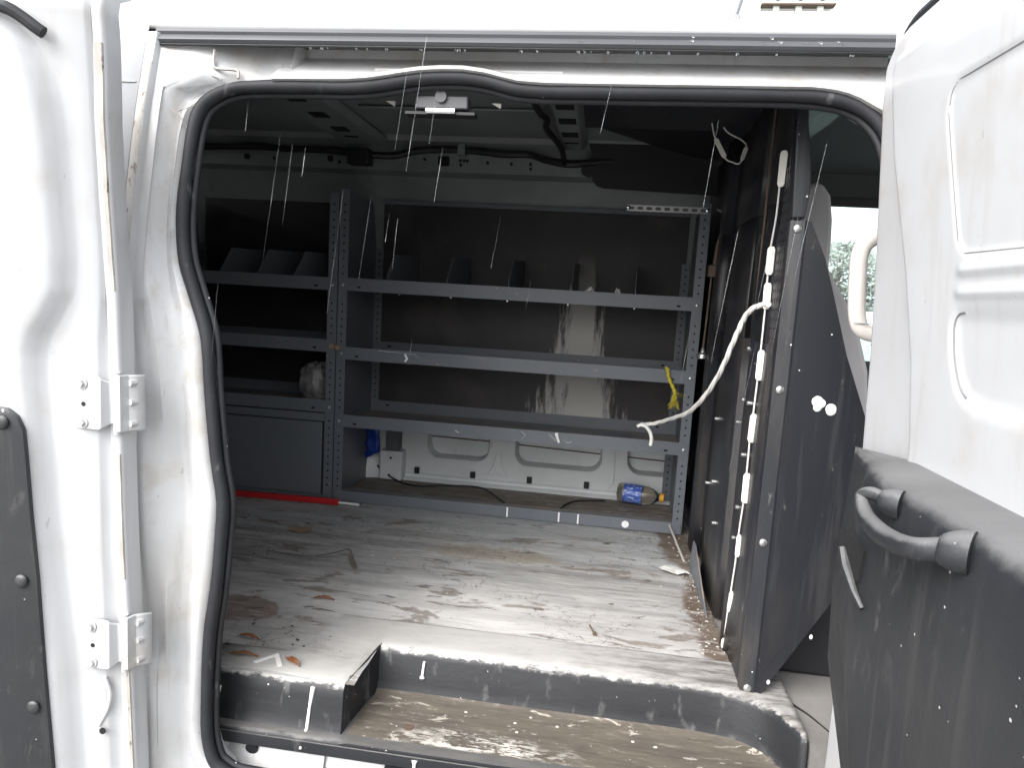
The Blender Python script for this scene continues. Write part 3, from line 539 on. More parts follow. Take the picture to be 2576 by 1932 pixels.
def hinge(zc, xo, name='door_hinge'):
    yp = YD(zc, -.86)-.010; x0, x1 = -.885+xo, -.842+xo
    lo, hi = zc-.046, zc+.047
    P = [(x0, yp), (x1, yp), (x1+.005, yp-.001), (x1+.013, yp+.012), (x1+.020, yp+.014)]
    secs_ = []
    for i, (x, y) in enumerate(P): k = (0,0,.003,.010,.010)[i]; secs_.append([(x, y, lo+k), (x, y, hi-k), (x, y-.005, hi-k), (x, y-.005, lo+k)])
    h_ = MB().loft(secs_, True, True).build(name, PAINT, door1, 40, bevel=.002)
    for dz in (.034,-.034):
        MB().cyl((x0+.014,yp-.005,zc+dz),(x0+.014,yp-.0075,zc+dz), .0105, 18).build('hinge_washer', APERT, h_)
        MB().cyl((x0+.014,yp-.0075,zc+dz),(x0+.014,yp-.0130,zc+dz), .0066, 6).build('hinge_bolt', APERT, h_)
    MB().cyl((x0+.016,yp-.0052,zc-.002),(x0+.016,yp-.0056,zc-.002), .0042, 12).build('hinge_hole', HOLE, h_)
    kx, ky = x1+.0225, yp+.013
    for a, b in ((-.054,-.031),(-.029,.026),(.028,.054)): MB().cyl((kx,ky,zc+a),(kx,ky,zc+b), .0065, 12).build('hinge_knuckle', APERT, h_)
    MB().loft([[(kx,ky-.005,z),(kx+.007,ky-.003,z),(kx+.012,ky+.012,z),(kx+.034,ky+.026,z)] for z in (zc-.05,zc-.047,zc+.047,zc+.05)]).build('hinge_leaf', APERT, h_, solid=.005)
    for dz in (.036,.002,-.036):
        MB().cyl((kx+.021,ky+.019,zc+dz),(kx+.017,ky+.008,zc+dz), .0062, 8).build('hinge_bolt', APERT, h_)
hinge(1.281, 0); hinge(.842, .009)
MB().cyl((-.848,YD(.67,-.848)-.0115,.672),(-.848,YD(.67,-.848)-.0135,.672), .006, 12).build('door_drain', HOLE, door1)
MB().tube(smoothpts([(-.846,YD(.78,-.846)-.008,.775),(-.838,YD(.74,-.838)-.008,.745),(-.842,YD(.71,-.842)-.008,.715),(-.858,YD(.67,-.858)-.008,.68)],4), .004, 6, flat=.6).build('door_swage', PAINT, door1)

# ------------------------------------------------------------------ front side door (swung out square to the van)
def XR(z): return interp(z, [(.5,.428),(1.06,.427),(1.30,.424),(1.45,.418),(1.57,.411),(1.70,.401),(1.82,.392),(1.95,.390)])
ys = np.linspace(.36, 1.13, 195); zs_ = np.linspace(.52, 1.913, 340)
YY, ZZ = np.meshgrid(ys, zs_)
def sdf(poly, y, z):
    d = np.full(y.shape, 1e9); ins = np.zeros(y.shape, bool); n = len(poly)
    for i in range(n):
        (a, b), (c_, e) = poly[i], poly[(i+1) % n]; vx, vz = c_-a, e-b
        tt = np.clip(((y-a)*vx+(z-b)*vz)/(vx*vx+vz*vz+1e-12), 0, 1); d = np.minimum(d, np.hypot(y-a-tt*vx, z-b-tt*vz))
        cnd = ((b > z) != (e > z)) & (y < (c_-a)*(z-b)/(e-b+1e-12)+a); ins ^= cnd
    return np.where(ins, -d, d)
def sm(a, b, x):
    tt = np.clip((x-a)/(b-a), 0, 1); return tt*tt*(3-2*tt)
P1 = [(.30,1.768),(.846,1.777),(.862,1.775),(.873,1.768),(.877,1.755),(.877,1.738),(.842,1.600),(.834,1.588),(.823,1.581),(.30,1.572)]
P2 = [(.30,1.517),(.815,1.516),(.829,1.513),(.836,1.502),(.835,1.485),(.829,1.460),(.814,1.433),(.798,1.422),(.775,1.415),(.30,1.408)]
yf = np.interp(ZZ, [.5,1.1,1.35,1.454,1.559,1.728,1.844,1.92], [.93,.93,.938,.955,.985,1.042,1.062,1.04])
h = -.016*(1-sm(-.020,.014, YY-yf))*sm(1.885,1.855,ZZ)
s1, s2 = sdf(P1, YY, ZZ), sdf(P2, YY, ZZ)
h = h + .0025*sm(.006,-.006,s1) + .0045*sm(.014,-.014,s2)
rib = sm(.845,.82,YY)
for z0 in (1.5625, 1.5375): h = h - .0035*rib*np.exp(-((ZZ-z0)/.0055)**2)
XX = np.vectorize(XR)(ZZ)+h
edge = sm(1.112,1.13,YY)*.012 + sm(1.9,1.913,ZZ)*.008
XX = XX+edge
cor = np.clip((YY-1.06)/.07, 0, 1); ZZ2 = ZZ - np.clip(ZZ-1.80,0,1)/.113*(.062*cor**2.2)
d2 = MB(); nyy, nzz = len(ys), len(zs_)
vs = list(zip(XX.ravel().tolist(), YY.ravel().tolist(), ZZ2.ravel().tolist()))
d2.v = vs; d2.f = [(j*nyy+i, j*nyy+i+1, (j+1)*nyy+i+1, (j+1)*nyy+i) for j in range(nzz-1) for i in range(nyy-1)]
door2 = d2.build('front_side_door', PAINT, van, 60)
door2['label'] = 'front side door swung straight out with black lower trim'
GLINE = plain('caulk_shade_grey', (.20,.20,.205), .6)
for P_ in (P1, P2):  # P1 traces a caulk seam; P2 paints in the recess edge's shadow
    q_ = [(y, z) for y, z in P_ if y > .31]; q_ = [(.37, P_[0][1])]+q_+[(.37, P_[-1][1])]
    if P_ is P2: q_ = q_[1:8]
    MB().tube(smoothpts([(XR(z)-.0135-.0005, y, z) for y, z in q_], 3), .0013, 6).build('caulk_shade_line', GLINE, door2)
os_ = []
for z in [.50+i*.05 for i in range(30)]:
    x = XR(z); os_.append([(x+.014,1.128,z),(x+.05,1.128,z),(x+.062,1.10,z),(x+.062,.36,z),(x+.014,.36,z)])
MB().loft([[ (x, y, min(z, 1.955)) for x, y, z in q] for q in os_]).build('door_outer_skin', PAINT, door2)
ws = smoothpts([(.418,1.128,1.80),(.412,1.120,1.855),(.408,1.098,1.896),(.407,1.06,1.918),(.407,.98,1.921),(.407,.7,1.922),(.407,.36,1.922)], 4)
MB().tube(ws, .0095, 10).build('door_weatherstrip', RUBBER, door2)
# lower trim with ledge
TRY = [(.50,.80),(.86,.80),(.93,.865),(.99,.88),(1.025,.905),(1.125,.93),(1.18,.945),(1.26,.935),(1.34,.922)]
prof = [(.418,1.326),(.372,1.324),(.352,1.321),(.342,1.314),(.337,1.302),(.336,1.285),(.337,1.20),(.338,1.08),(.342,.95),(.350,.80),(.362,.62),(.37,.56)]
secs_ = []
for k, yv in enumerate(np.linspace(0, 1, 26)):
    row = []
    for x, z in prof:
        ye = interp(z, TRY); e = sst(.12, 0, yv)
        y = ye-.008*(1-0) - yv*(ye-.30); row.append((.408, interp(z, [(.80,.98),(.88,1.03),(.96,1.118),(1.1,1.126),(1.32,1.10)]), z-.022*sst(1.15,1.32,z)) if k == 0 else (x+.16*(.405-x)*math.exp(-(k-1)/.35), y, z))
        pass
    secs_.append(row)
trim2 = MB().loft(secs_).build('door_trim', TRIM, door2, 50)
# ridge pressed into the trim, latch recess with its lever, grab handle
MB().prism([(.896,1.232),(.832,1.226),(.838,1.185),(.862,1.178),(.893,1.198)], 'x', .3325, .339).build('latch_recess', HOLE, trim2)
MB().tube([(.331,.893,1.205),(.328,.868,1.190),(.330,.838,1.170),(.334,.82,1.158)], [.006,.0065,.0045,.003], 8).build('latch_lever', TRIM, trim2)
hb = smoothpts([(.331,.782,1.303),(.319,.800,1.305),(.312,.806,1.296),(.309,.778,1.283),(.308,.744,1.279),(.308,.712,1.280),(.309,.682,1.284),(.314,.658,1.290),(.328,.643,1.296)], 6)
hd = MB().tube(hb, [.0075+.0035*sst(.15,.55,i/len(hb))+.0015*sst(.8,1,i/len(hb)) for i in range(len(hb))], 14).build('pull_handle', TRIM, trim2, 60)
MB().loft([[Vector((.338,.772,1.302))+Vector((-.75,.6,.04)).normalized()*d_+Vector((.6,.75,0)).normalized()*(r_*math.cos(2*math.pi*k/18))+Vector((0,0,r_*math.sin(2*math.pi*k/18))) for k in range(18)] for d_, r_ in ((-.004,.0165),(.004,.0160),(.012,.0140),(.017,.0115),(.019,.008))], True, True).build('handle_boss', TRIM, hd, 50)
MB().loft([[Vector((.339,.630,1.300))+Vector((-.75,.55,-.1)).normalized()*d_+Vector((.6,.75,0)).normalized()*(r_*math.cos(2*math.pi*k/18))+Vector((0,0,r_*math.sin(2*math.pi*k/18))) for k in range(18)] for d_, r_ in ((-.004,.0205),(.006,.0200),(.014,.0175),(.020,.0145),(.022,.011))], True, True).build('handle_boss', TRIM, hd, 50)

# ------------------------------------------------------------------ steel partition
part = thing('bulkhead_partition', (.40, 2.0, .70), 'black folded steel partition with perforated vents between cargo bay and seats', 'partition')
PP = [(1.412,.352),(1.498,.353),(1.555,.353),(1.585,.344),(1.612,.344),(1.632,.358),(1.645,.384),(1.735,.386),(1.752,.356),(1.765,.351),(1.995,.351),(2.010,.356),(2.022,.374),(2.20,.376),(2.22,.352),(2.30,.352),(2.315,.376),(2.55,.378),(2.80,.378)]
zp = [.702,.9,1.1,1.3,1.43]
def pan(z0, z1, n, i0=0, i1=None):
    q = PP[i0:i1]; return [[(x+.010*sst(1.3,2.05,z), y, z) for y, x in q] for z in [z0+(z1-z0)*k/n for k in range(n+1)]]
MB().loft(pan(.702, 1.44, 5)).build('lower_sheet', BLACKM, part, 25, solid=.003)
MB().loft(pan(1.74, 2.03, 3, 1)).build('upper_sheet', BLACKM, part, 25, solid=.003)
for i0, i1 in ((1,6),(8,12),(13,19)): MB().loft(pan(1.44, 1.74, 3, i0, i1)).build('rib_sheet', BLACKM, part, 25, solid=.003)
def mesh_panel(y0, y1, z0, z1, x, ny_, nz_, name='vent_panel'):
    b = MB(); dy, dz = (y1-y0)/ny_, (z1-z0)/nz_
    for j in range(nz_):
        for i in range(ny_):
            a, c_ = y0+i*dy, z0+j*dz; o = .5*dy*(j % 2)
            a2, b2 = a, a+dy
            i0, i1, k0, k1 = a+.22*dy, a+.78*dy, c_+.16*dz, c_+.84*dz
            vs_ = [(x,a2,c_),(x,b2,c_),(x,b2,c_+dz),(x,a2,c_+dz)]+[(x,a+.5*dy,k0),(x,i1,c_+.5*dz),(x,a+.5*dy,k1),(x,i0,c_+.5*dz)]
            b.add(vs_, [(0,1,5,4),(1,2,6,5),(2,3,7,6),(3,0,4,7)][:0]+[(0,1,4),(1,5,4),(1,2,5),(2,6,5),(2,3,6),(3,7,6),(3,0,7),(0,4,7)])
    return b.build(name, BLACKM, part, 0, solid=.002)
mesh_panel(1.638, 1.752, 1.44, 1.74, .385, 7, 14); mesh_panel(1.405, 1.500, 1.44, 1.80, .355, 6, 18); mesh_panel(2.02,2.21,1.44,1.74,.378,10,14)
# camera-side wing: folded strip with carriage bolts, panel, folded lower edge
MB().loft([[(.349,1.416,z),(.351,1.403,z),(.376,1.3985,z),(.381,1.4000,z)] for z in (.700,1.0,1.35,1.685)]).build('wing_strip', BLACKM, part, 0, solid=.003)
wp = [(.380,.704),(.388,.700),(.512,.930),(.60,1.09),(.66,1.20),(.62,1.22),(.535,1.30),(.482,1.43),(.440,1.56),(.421,1.615),(.388,1.684),(.380,1.686)]
wing = MB().prism(wp, 'y', 1.3985, 1.4015).build('wing_panel', WINGM, part)
MB().add([(.388,1.3978,.700),(.60,1.3978,1.09),(.585,1.3978,1.115),(.383,1.3978,.735)], [(0,1,2,3)]).build('wing_fold', WINGM, wing, 0, solid=.001)
for z in (1.670,1.353,1.035,.715):
    MB().ball((.3635,1.398,z), .0085, (1,.5,1), 12, 8).build('carriage_bolt', STEEL, part)
for cx, cz, lob, sd_ in ((.4375,1.3290,[(0,.006,.011),(.0075,.003,.009),(.001,-.0065,.008)],3), (.4645,1.3210,[(0,.001,.0105),(.0005,-.003,.0095)],6)):
    out_ = []
    for k in range(28):
        a_ = 2*math.pi*k/28; out_.append(max(max(dx_*math.cos(a_)+dz_*math.sin(a_)+math.sqrt(max(0,r_*r_-(dx_*math.sin(a_)-dz_*math.cos(a_))**2)) for dx_, dz_, r_ in lob), .004)*(1+.05*mnoise.noise((k*.6,sd_,0))))
    ring_ = lambda f_, y_: [(cx+out_[k]*f_*math.cos(2*math.pi*k/28), y_, cz+out_[k]*f_*math.sin(2*math.pi*k/28)) for k in range(28)]
    MB().loft([ring_(1,1.3984), ring_(.96,1.3972), ring_(.7,1.3964)], True, True).build('paint_splash', BLOB, wing, 60)
for x, z in ((.519,.835+.25),(.519,1.045),(.478,.845),(.404,.735)): MB().ball((x,1.3965,z), .0035, (1,.3,1.5), 8, 6).build('paint_splash', BLOB, wing)
MB().prism([(.352,1.69),(.376,1.69),(.381,1.74),(.376,1.80),(.364,1.87),(.352,2.0),(.338,2.0),(.342,1.87)], 'y', 1.40, 1.43).build('upper_post', BLACKM, part, bevel=.003)
for y, z in ((1.62,1.42),(1.62,1.30),(1.66,1.24),(1.95,1.20),(1.90,1.03),(1.84,.93),(1.565,1.30),(1.57,1.18),(1.575,1.055),(1.58,.98),(2.0,1.0)):
    MB().cyl((.350,y,z),(.339,y,z), .005, 8).build('sheet_screw', STEEL, part)
MB().prism([(1.74,.702),(2.10,.702),(2.06,.80),(2.02,.80)], 'x', .330, .3335).build('foot_bracket', SHELF, part)
MB().tube([(.349,1.625+.004*mnoise.noise((z*9,0,0)),z) for z in [.72+.05*i for i in range(26)]], .0025, 6).build('sheet_edge', RUST, part)
# overhead panels of the partition
MB().add([(-.085,1.42,2.030),(.47,1.42,2.030),(.52,1.98,1.992),(-.085,1.98,1.992),(-.085,1.42,2.034),(.47,1.42,2.034),(.52,1.98,1.997),(-.085,1.98,1.997)], [(0,1,2,3),(4,7,6,5),(0,4,5,1),(1,5,6,2),(2,6,7,3),(3,7,4,0)]).build('overhead_panel', WINGM, part)
MB().prism([(-.084,1.985),(.60,1.985),(.60,2.70),(.30,2.60),(.14,2.44),(-.09,2.16)], 'z', 2.050, 2.056).build('overhead_panel', BLACKD, part)
lob = [(-.095,2.10),(.42,2.10),(.42,1.925),(-.03,1.938),(-.055,1.945),(-.072,1.962),(-.075,1.980),(-.09,1.975),(-.112,1.985),(-.118,2.0),(-.112,2.018),(-.092,2.03),(-.08,2.06)]
MB().prism(lob, 'y', 2.640, 2.650).build('side_flange', BLACKD, part)

# ------------------------------------------------------------------ shelving
def shelf_unit(name, x0, x1, shelves, label, top, boards, YF=2.396, YB=2.79):
    u = thing(name, ((x0+x1)/2, YF, .70), label, 'shelving')
    W_ = .034
    for xa, sgn in ((x0, 1), (x1, -1)):
        a, b = sorted((xa, xa+sgn*W_))
        pst = MB().add([(xa,YF,.702),(xa+sgn*W_,YF,.702),(xa+sgn*W_,YF,top),(xa,YF,top),(xa,YF+.034,.702),(xa,YF+.034,top)], [(0,1,2,3),(0,3,5,4)]).build('upright', SHELF, u, 0, solid=.0025)
        hm = MB(); z = .76
        while z < top-.03:
            if not any(abs(z-q) < .032 for q in shelves): hm.cyl((xa+sgn*.017,YF-.0014,z),(xa+sgn*.017,YF-.0022,z), .0036, 8)
            z += .0275
        tag(hm.build('hole_row', HOLE, pst), kind='stuff')
        for q in shelves:
            MB().ball((xa+sgn*.017,YF-.004,q+.020), .0065, (1,.5,1), 8, 6).build('shelf_bolt', STEEL, pst)
        ex = xa+sgn*.002
        pnl = MB().prism([(YF+.004,.702),(YB,.702),(YB,top-.18),(YB-.05,top),(YF+.004,top)], 'x', ex, ex+sgn*.0015).build('end_panel', SHELF, u)
        rp = MB().add([(xa+sgn*.003,YB-.004,.702),(xa+sgn*(.003+W_),YB-.004,.702),(xa+sgn*(.003+W_),YB-.004,top-.18),(xa+sgn*.003,YB-.004,top-.18)], [(0,1,2,3)]).build('rear_upright', SHELF, u, 0, solid=.002)
        hm = MB(); z = .75
        while z < top-.2: hm.cyl((xa+sgn*.020,YB-.0056,z),(xa+sgn*.020,YB-.0066,z), .0036, 8); z += .0275
        tag(hm.build('hole_row', HOLE, rp), kind='stuff')
    for q in shelves:
        a, b = x0+.004, x1-.004; L = .046
        tr = MB()
        tr.loft([[(x,YF-.0035,q+L),(x,YF-.0035,q),(x,YB-.008,q),(x,YB-.008,q+L)] for x in (a,(a+b)/2,b)])
        o = tr.build('shelf', SHELF, u, 0, solid=.002)
        hm = MB()
        for x in (a+.075,b-.075): hm.prism(rpoly(x-.007,x+.007,q+.010,q+.017,.003,3), 'y', YF-.0052, YF-.0046); hm.prism(rpoly(x-.007,x+.007,q+.024,q+.031,.003,3), 'y', YB-.0102, YB-.0096)
        tag(hm.build('slot_row', HOLE, o), kind='stuff')
    for (bx0, bx1, z0, z1) in boards:
        MB().box(bx0, bx1, YB+.001, YB+.010, z0, z1).build('back_board', BOARD, u)
    return u
u1 = shelf_unit('shelving_unit', -.962, .338, (1.498,1.245,.991), 'wide grey steel shelving unit with dark back board beside the partition', 1.86, [(-.93,.318,1.03,1.875)])
MB().box(-.955,.335,2.392,2.3945,.703,.744).build('base_rail', SHELF, u1, bevel=.0012)
MB().box(-.955,.335,2.3945,2.43,.741,.744).build('base_flange', SHELF, u1)
for x in (-.78,-.558,-.335,-.112,.110): MB().add([(x,2.40,1.50),(x+.010,2.78,1.50),(x+.010,2.78,1.66),(x+.002,2.47,1.64),(x,2.40,1.56)], [(0,1,2,3,4)]).build('shelf_divider', SHELF, u1, 0, solid=.002)
for x in (-.73,-.54,-.335,-.12,.11): MB().cyl((x,2.3925,1.4965),(x,2.3925,1.4915), .003, 6).build('divider_screw', STEEL, u1)
MB().box(-.93,.318,2.30+.47,2.785,1.862,1.878).build('top_channel', SHELF, u1)
for pts in ([(-.80,1.286),(-.66,1.281)], [(-.70,1.279),(-.692,1.262),(-.70,1.252)], [(-.66,1.278),(-.648,1.268)], [(-.50,1.012),(-.485,1.006)], [(-.255,1.030),(-.24,1.015),(-.25,1.004)], [(-.13,1.035),(-.125,1.018),(-.118,1.0)], [(-.155,1.028),(-.13,1.006)], [(-.105,1.012),(-.085,1.002),(-.072,1.008)]):
    MB().tube([(x,2.3912,z) for x, z in pts], [.0035+.002*random.random() for _ in pts], 6, flat=.35).build('paint_smear', BLOB, u1)
for x in (-.29,-.10,-.03): MB().box(x-.003,x+.003,2.3906,2.3918,.706,.742).build('paint_smear', BLOB, u1)
MB().cyl((.14,2.3918,.722),(.14,2.3908,.722), .013, 14).build('paint_smear', BLOB, u1)
u2 = shelf_unit('shelving_unit', -1.76, -.968, (1.496,1.268,1.040), 'narrow grey steel shelving unit with closed cabinet door at its base', 1.845, [(-1.73,-1.0,1.08,1.86)])
for x in (-1.43,-1.28,-1.135): MB().add([(x,2.40,1.50),(x+.05,2.78,1.50),(x+.05,2.78,1.645),(x+.008,2.47,1.635),(x,2.40,1.545)], [(0,1,2,3,4)]).build('shelf_divider', SHELF, u2, 0, solid=.002)
MB().box(-1.75,-1.004,2.394,2.398,1.004,1.034).build('cabinet_header', SHELF, u2, bevel=.001)
cdr = MB().box(-1.74,-1.009,2.3895,2.3965,.722,1.001).build('cabinet_door', SHELF, u2, bevel=.0015)
MB().box(-1.75,-.972,2.395,2.400,.702,.7195).build('cabinet_base', SHELF, u2)
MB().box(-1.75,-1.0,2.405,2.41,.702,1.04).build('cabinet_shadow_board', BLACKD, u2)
strap = thing('perforated_strap', (.19,2.39,1.834), 'galvanised perforated strap bolted across the top of the shelving', 'metal strap')
sb = MB(); L_ = .27; n_ = 9
for k in range(n_):
    x0_ = .058+L_*k/n_; x1_ = .058+L_*(k+1)/n_; xc = (x0_+x1_)/2; P = rpoly(xc-.010,xc+.010,1.829,1.840,.005,3)
    O = []
    for px, pz in P:
        kk = min((x1_-xc)/max(1e-6,abs(px-xc)), .0105/max(1e-6,abs(pz-1.8345))); O.append((xc+(px-xc)*kk, 1.8345+(pz-1.8345)*kk))
    nn = len(P); sb.add([(a,2.388,b) for a, b in O]+[(a,2.388,b) for a, b in P], [(i,(i+1)%nn,nn+(i+1)%nn,nn+i) for i in range(nn)])
sb.build('strap_bar', STEEL, strap, 0, solid=.002)
for x in (.062,.325): MB().ball((x,2.385,1.836), .007, (1,.6,1), 8, 6).build('strap_bolt', CHROME, strap)

# ------------------------------------------------------------------ loose things
def leafm(L, wd, bend, seed):
    b = MB(); rnd = random.Random(seed); n_ = 9; A = []; B = []; Cc = []
    for i in range(n_+1):
        t_ = i/n_; wv = wd*math.sin(math.pi*min(1,t_*1.02))**.8*(1-.35*t_); x = L*(t_-.5); z = bend*math.sin(math.pi*t_)+.0015
        A.append((x, wv*.5, z+.003+.003*rnd.random())); Cc.append((x, .0015*rnd.random(), z)); B.append((x, -wv*.5, z+.002+.003*rnd.random()))
    b.loft([A, Cc, B]); b.tube([(-L*.5,0,.002),(-L*.68,.003,.002)], .0006, 5); return b
def leaf(x, y, z, ang, L, wd, label, seed, tilt=0):
    o = leafm(L, wd, .004, seed).build('dry_leaf', LEAF, None, 60, solid=.0004)
    o.location = (x, y, z); o.rotation_euler = (tilt, 0, ang); return tag(o, label, 'leaf', 'dry leaves in the van')
leaf(-.655,1.591,.702, .05, .055,.012, 'narrow brown leaf lying alone in the middle of the floor near the white dust', 1)
leaf(-.735,1.365,.702, -.15, .052,.012, 'brown leaf among black crumbs by the left end of the floor', 2)
leaf(-.705,1.287,.7065, 0.02, .062,.013, 'long brown leaf lying at the floor edge nearest the rear door', 3)
leaf(-.594,1.283,.7065, -.55, .046,.018, 'broad orange brown leaf to the right of the white angle scrap', 4)
leaf(-.648,1.160,.508, .5, .07,.022, 'curled brown leaf caught in the sill gutter corner by the seal', 5, .3)
leaf(-.585,1.166,.508, -.2, .075,.02, 'brown leaf lying flat along the sill gutter', 6, -.2)
leaf(-.535,1.160,.508, .25, .06,.02, 'brown leaf furthest right in the sill gutter', 8, .1)
a = MB().add([(-.676,1.270,0),(-.668,1.266,0),(-.642,1.300,0),(-.618,1.264,0),(-.610,1.268,0),(-.640,1.313,0)], [(0,1,2,5),(2,3,4,5)]).build('angle_scrap', PAPER, None, 0, solid=.002)
a.location.z = .7075; tag(a, 'bent white plastic angle scrap on the floor edge between leaves', 'scrap')
def flake(name, x, y, z, r, label, cat, mat, seed, zsc=.01):
    rnd = random.Random(seed); b = MB(); n_ = 13
    O = [(x+r*(1+.35*(rnd.random()-.5))*math.cos(2*math.pi*i/n_)*1.35, y+r*(1+.35*(rnd.random()-.5))*math.sin(2*math.pi*i/n_)*.75, z+zsc*rnd.random()) for i in range(n_)]
    b.add([(x,y,z+zsc*.6)]+O, [(0,1+i,1+(i+1)%n_) for i in range(n_)]); return tag(b.build(name, mat, None, 0, solid=.0012), label, cat)
flake('plaster_flake', .278,2.030,.706,.034, 'torn off-white sheet flake lying near the foot of the partition', 'scrap', PAPER, 3)
flake('mat_scrap', -.935,2.05,.705,.03, 'tan peeled flake of floor covering in front of the red bar', 'scrap', TANP, 5, .006)
flake('shelf_dirt', -.968,2.385,1.275,.016, 'small tan scrap of tape stuck across both shelf uprights', 'scrap', TANP, 8, .03)
MATS = plain('torn_mat', (.13,.118,.105), .85, var=.4, vs=60)
o = MB().tube(smoothpts([(-.93,1.85,.708),(-.88,1.845,.707),(-.80,1.84,.709),(-.735,1.865,.718),(-.70,1.88,.726),(-.675,1.84,.712),(-.65,1.80,.707)],4), [.002]*9+[.004]*10+[.007]*6, 6, flat=.35).build('mat_strip', MATS, None)
tag(o, 'curled dark strip of torn floor mat lying left of centre', 'scrap')
sc_ = MB().cyl((.028,1.612,.708),(.040,1.578,.706), .0022, 8).cyl((.040,1.578,.706),(.0416,1.573,.706), .005, 8).build('loose_screw', RUST); tag(sc_, 'rusty wood screw lying on the pale right half of the floor', 'screw')
bag_ = MB()
for i in range(15):
    a_ = i/14*math.pi
u_, v_ = 22, 14; vs_ = []; fs_ = []
for i in range(v_+1):
    tt = math.pi*i/v_
    for j in range(u_):
        p = 2*math.pi*j/u_; d_ = 1+.20*mnoise.noise((math.cos(p)*2.2, math.sin(p)*2.2, i*.35))+.07*mnoise.noise((math.cos(p)*6, math.sin(p)*6, i*.9))
        k = math.sin(tt)**.55
        vs_.append((-1.070+.062*d_*k*math.cos(p), 2.47+.055*d_*k*math.sin(p), 1.132+.083*d_*math.cos(tt)+.012*math.cos(p)*0))
for i in range(v_):
    for j in range(u_): fs_.append((i*u_+j,(i+1)*u_+j,(i+1)*u_+(j+1)%u_,i*u_+(j+1)%u_))
bag_.add(vs_, fs_); tag(bag_.build('plastic_bag', BAG, None, 40), 'crumpled pale plastic bag on the shelf above the cabinet door', 'bag')
# bottle
bt = thing('water_bottle', (.215,2.715,.745), 'clear plastic bottle lying on its side with blue label and yellow cap', 'bottle')
def brev(prof, mat, name, nseg=20):
    A = Vector((.118,2.735,.7455)); D = (Vector((.300,2.700,.7455))-A).normalized(); U = Vector((0,0,1)); V = D.cross(U).normalized()
    return MB().loft([[A+D*d+(U*math.sin(2*math.pi*k/nseg)+V*math.cos(2*math.pi*k/nseg))*r for k in range(nseg)] for d, r in prof], True, True).build(name, mat, bt, 50)
brev([(0,.022),(.004,.034),(.012,.038),(.03,.0385),(.105,.0385),(.125,.037),(.145,.030),(.162,.019),(.168,.0145),(.174,.014)], BOTG, 'bottle_body')
brev([(.028,.0389),(.030,.0391),(.098,.0391),(.100,.0389)], LABELM, 'bottle_label')
brev([(.171,.0165),(.172,.0172),(.186,.0172),(.188,.016)], plain('yellow_cap', (.72,.36,.03), .4), 'bottle_cap')
# red bar with white rod
rb = thing('red_bar', (-1.2,2.335,.715), 'red square bar with white rod end lying along the foot of the cabinet', 'bar')
MB().add([(-1.62,2.318,.703),(-.918,2.338,.703),(-.918,2.352,.703),(-1.62,2.332,.703),(-1.62,2.318,.722),(-.918,2.338,.725),(-.918,2.352,.725),(-1.62,2.332,.722)], [(0,3,2,1),(4,5,6,7),(0,1,5,4),(1,2,6,5),(2,3,7,6),(3,0,4,7)]).build('bar_body', RED, rb, bevel=.002)
MB().cyl((-.918,2.345,.712),(-.84,2.348,.710), .005, 10).build('rod_end', WHITEP, rb)
# cable on the floor below the shelves
ck = smoothpts([(-.93,2.78,.76),(-.86,2.74,.725),(-.784,2.701,.707),(-.706,2.671,.707),(-.633,2.70,.707),(-.53,2.735,.707),(-.453,2.735,.707),(-.40,2.68,.707),(-.341,2.585,.707),(-.291,2.506,.707),(-.24,2.47,.707),(-.17,2.47,.707),(-.116,2.515,.707),(-.09,2.60,.707),(-.05,2.67,.707),(.02,2.70,.707),(.07,2.715,.707)], 4)
tag(MB().tube(ck, .0035, 7).build('black_cable', BLACKC, None, 60), 'thin black cable winding over the floor under the lowest shelf', 'cable')
# blue film behind the shelf end
bl = MB(); n_ = 9
bl.loft([[(-.955+.055*j/4+.010*mnoise.noise((i*.8,j*.9,1)), 2.735+.018*mnoise.noise((i*.9,j,4)), .99-.20*i/n_+.03*(j/4)*(i/n_)) for j in range(5)] for i in range(n_+1)])
tag(bl.build('blue_bag', BLUEB, None, 60, solid=.006), 'blue plastic sack hanging behind the left end of the shelving', 'bag')
# white twisted rope
ctr_ = smoothpts([(.349,1.498,1.522),(.338,1.535,1.519),(.325,1.560,1.508),(.318,1.585,1.488),(.312,1.600,1.462),(.305,1.625,1.425),(.298,1.665,1.375),(.288,1.73,1.318),(.275,1.82,1.262),(.262,1.93,1.215),(.245,2.05,1.180),(.222,2.15,1.150),(.188,2.20,1.128),(.155,2.205,1.122),(.143,2.20,1.116)], 6)
rp = MB(); N_ = len(ctr_)
for s_ in (0, 1, 2):
    pts = []
    for i, p in enumerate(ctr_):
        tg = (ctr_[min(N_-1,i+1)]-ctr_[max(0,i-1)]).normalized(); x_ = tg.cross(Vector((0,0,1))).normalized(); y_ = x_.cross(tg)
        ang = i*.42+s_*2*math.pi/3; pts.append(p+(x_*math.cos(ang)+y_*math.sin(ang))*.0030)
    rp.tube(pts, .0036, 7)
wr = thing('white_rope', (.345,1.5,1.52), 'white twisted rope tied to the partition and sagging across the bay', 'rope')
rp.build('twisted_strands', ROPE, wr, 60)
MB().tube(smoothpts([(.150,2.200,1.122),(.168,2.196,1.119),(.184,2.196,1.100),(.190,2.196,1.078),(.188,2.196,1.057)],4), .0060, 8).build('rope_tail', ROPE, wr, 60)
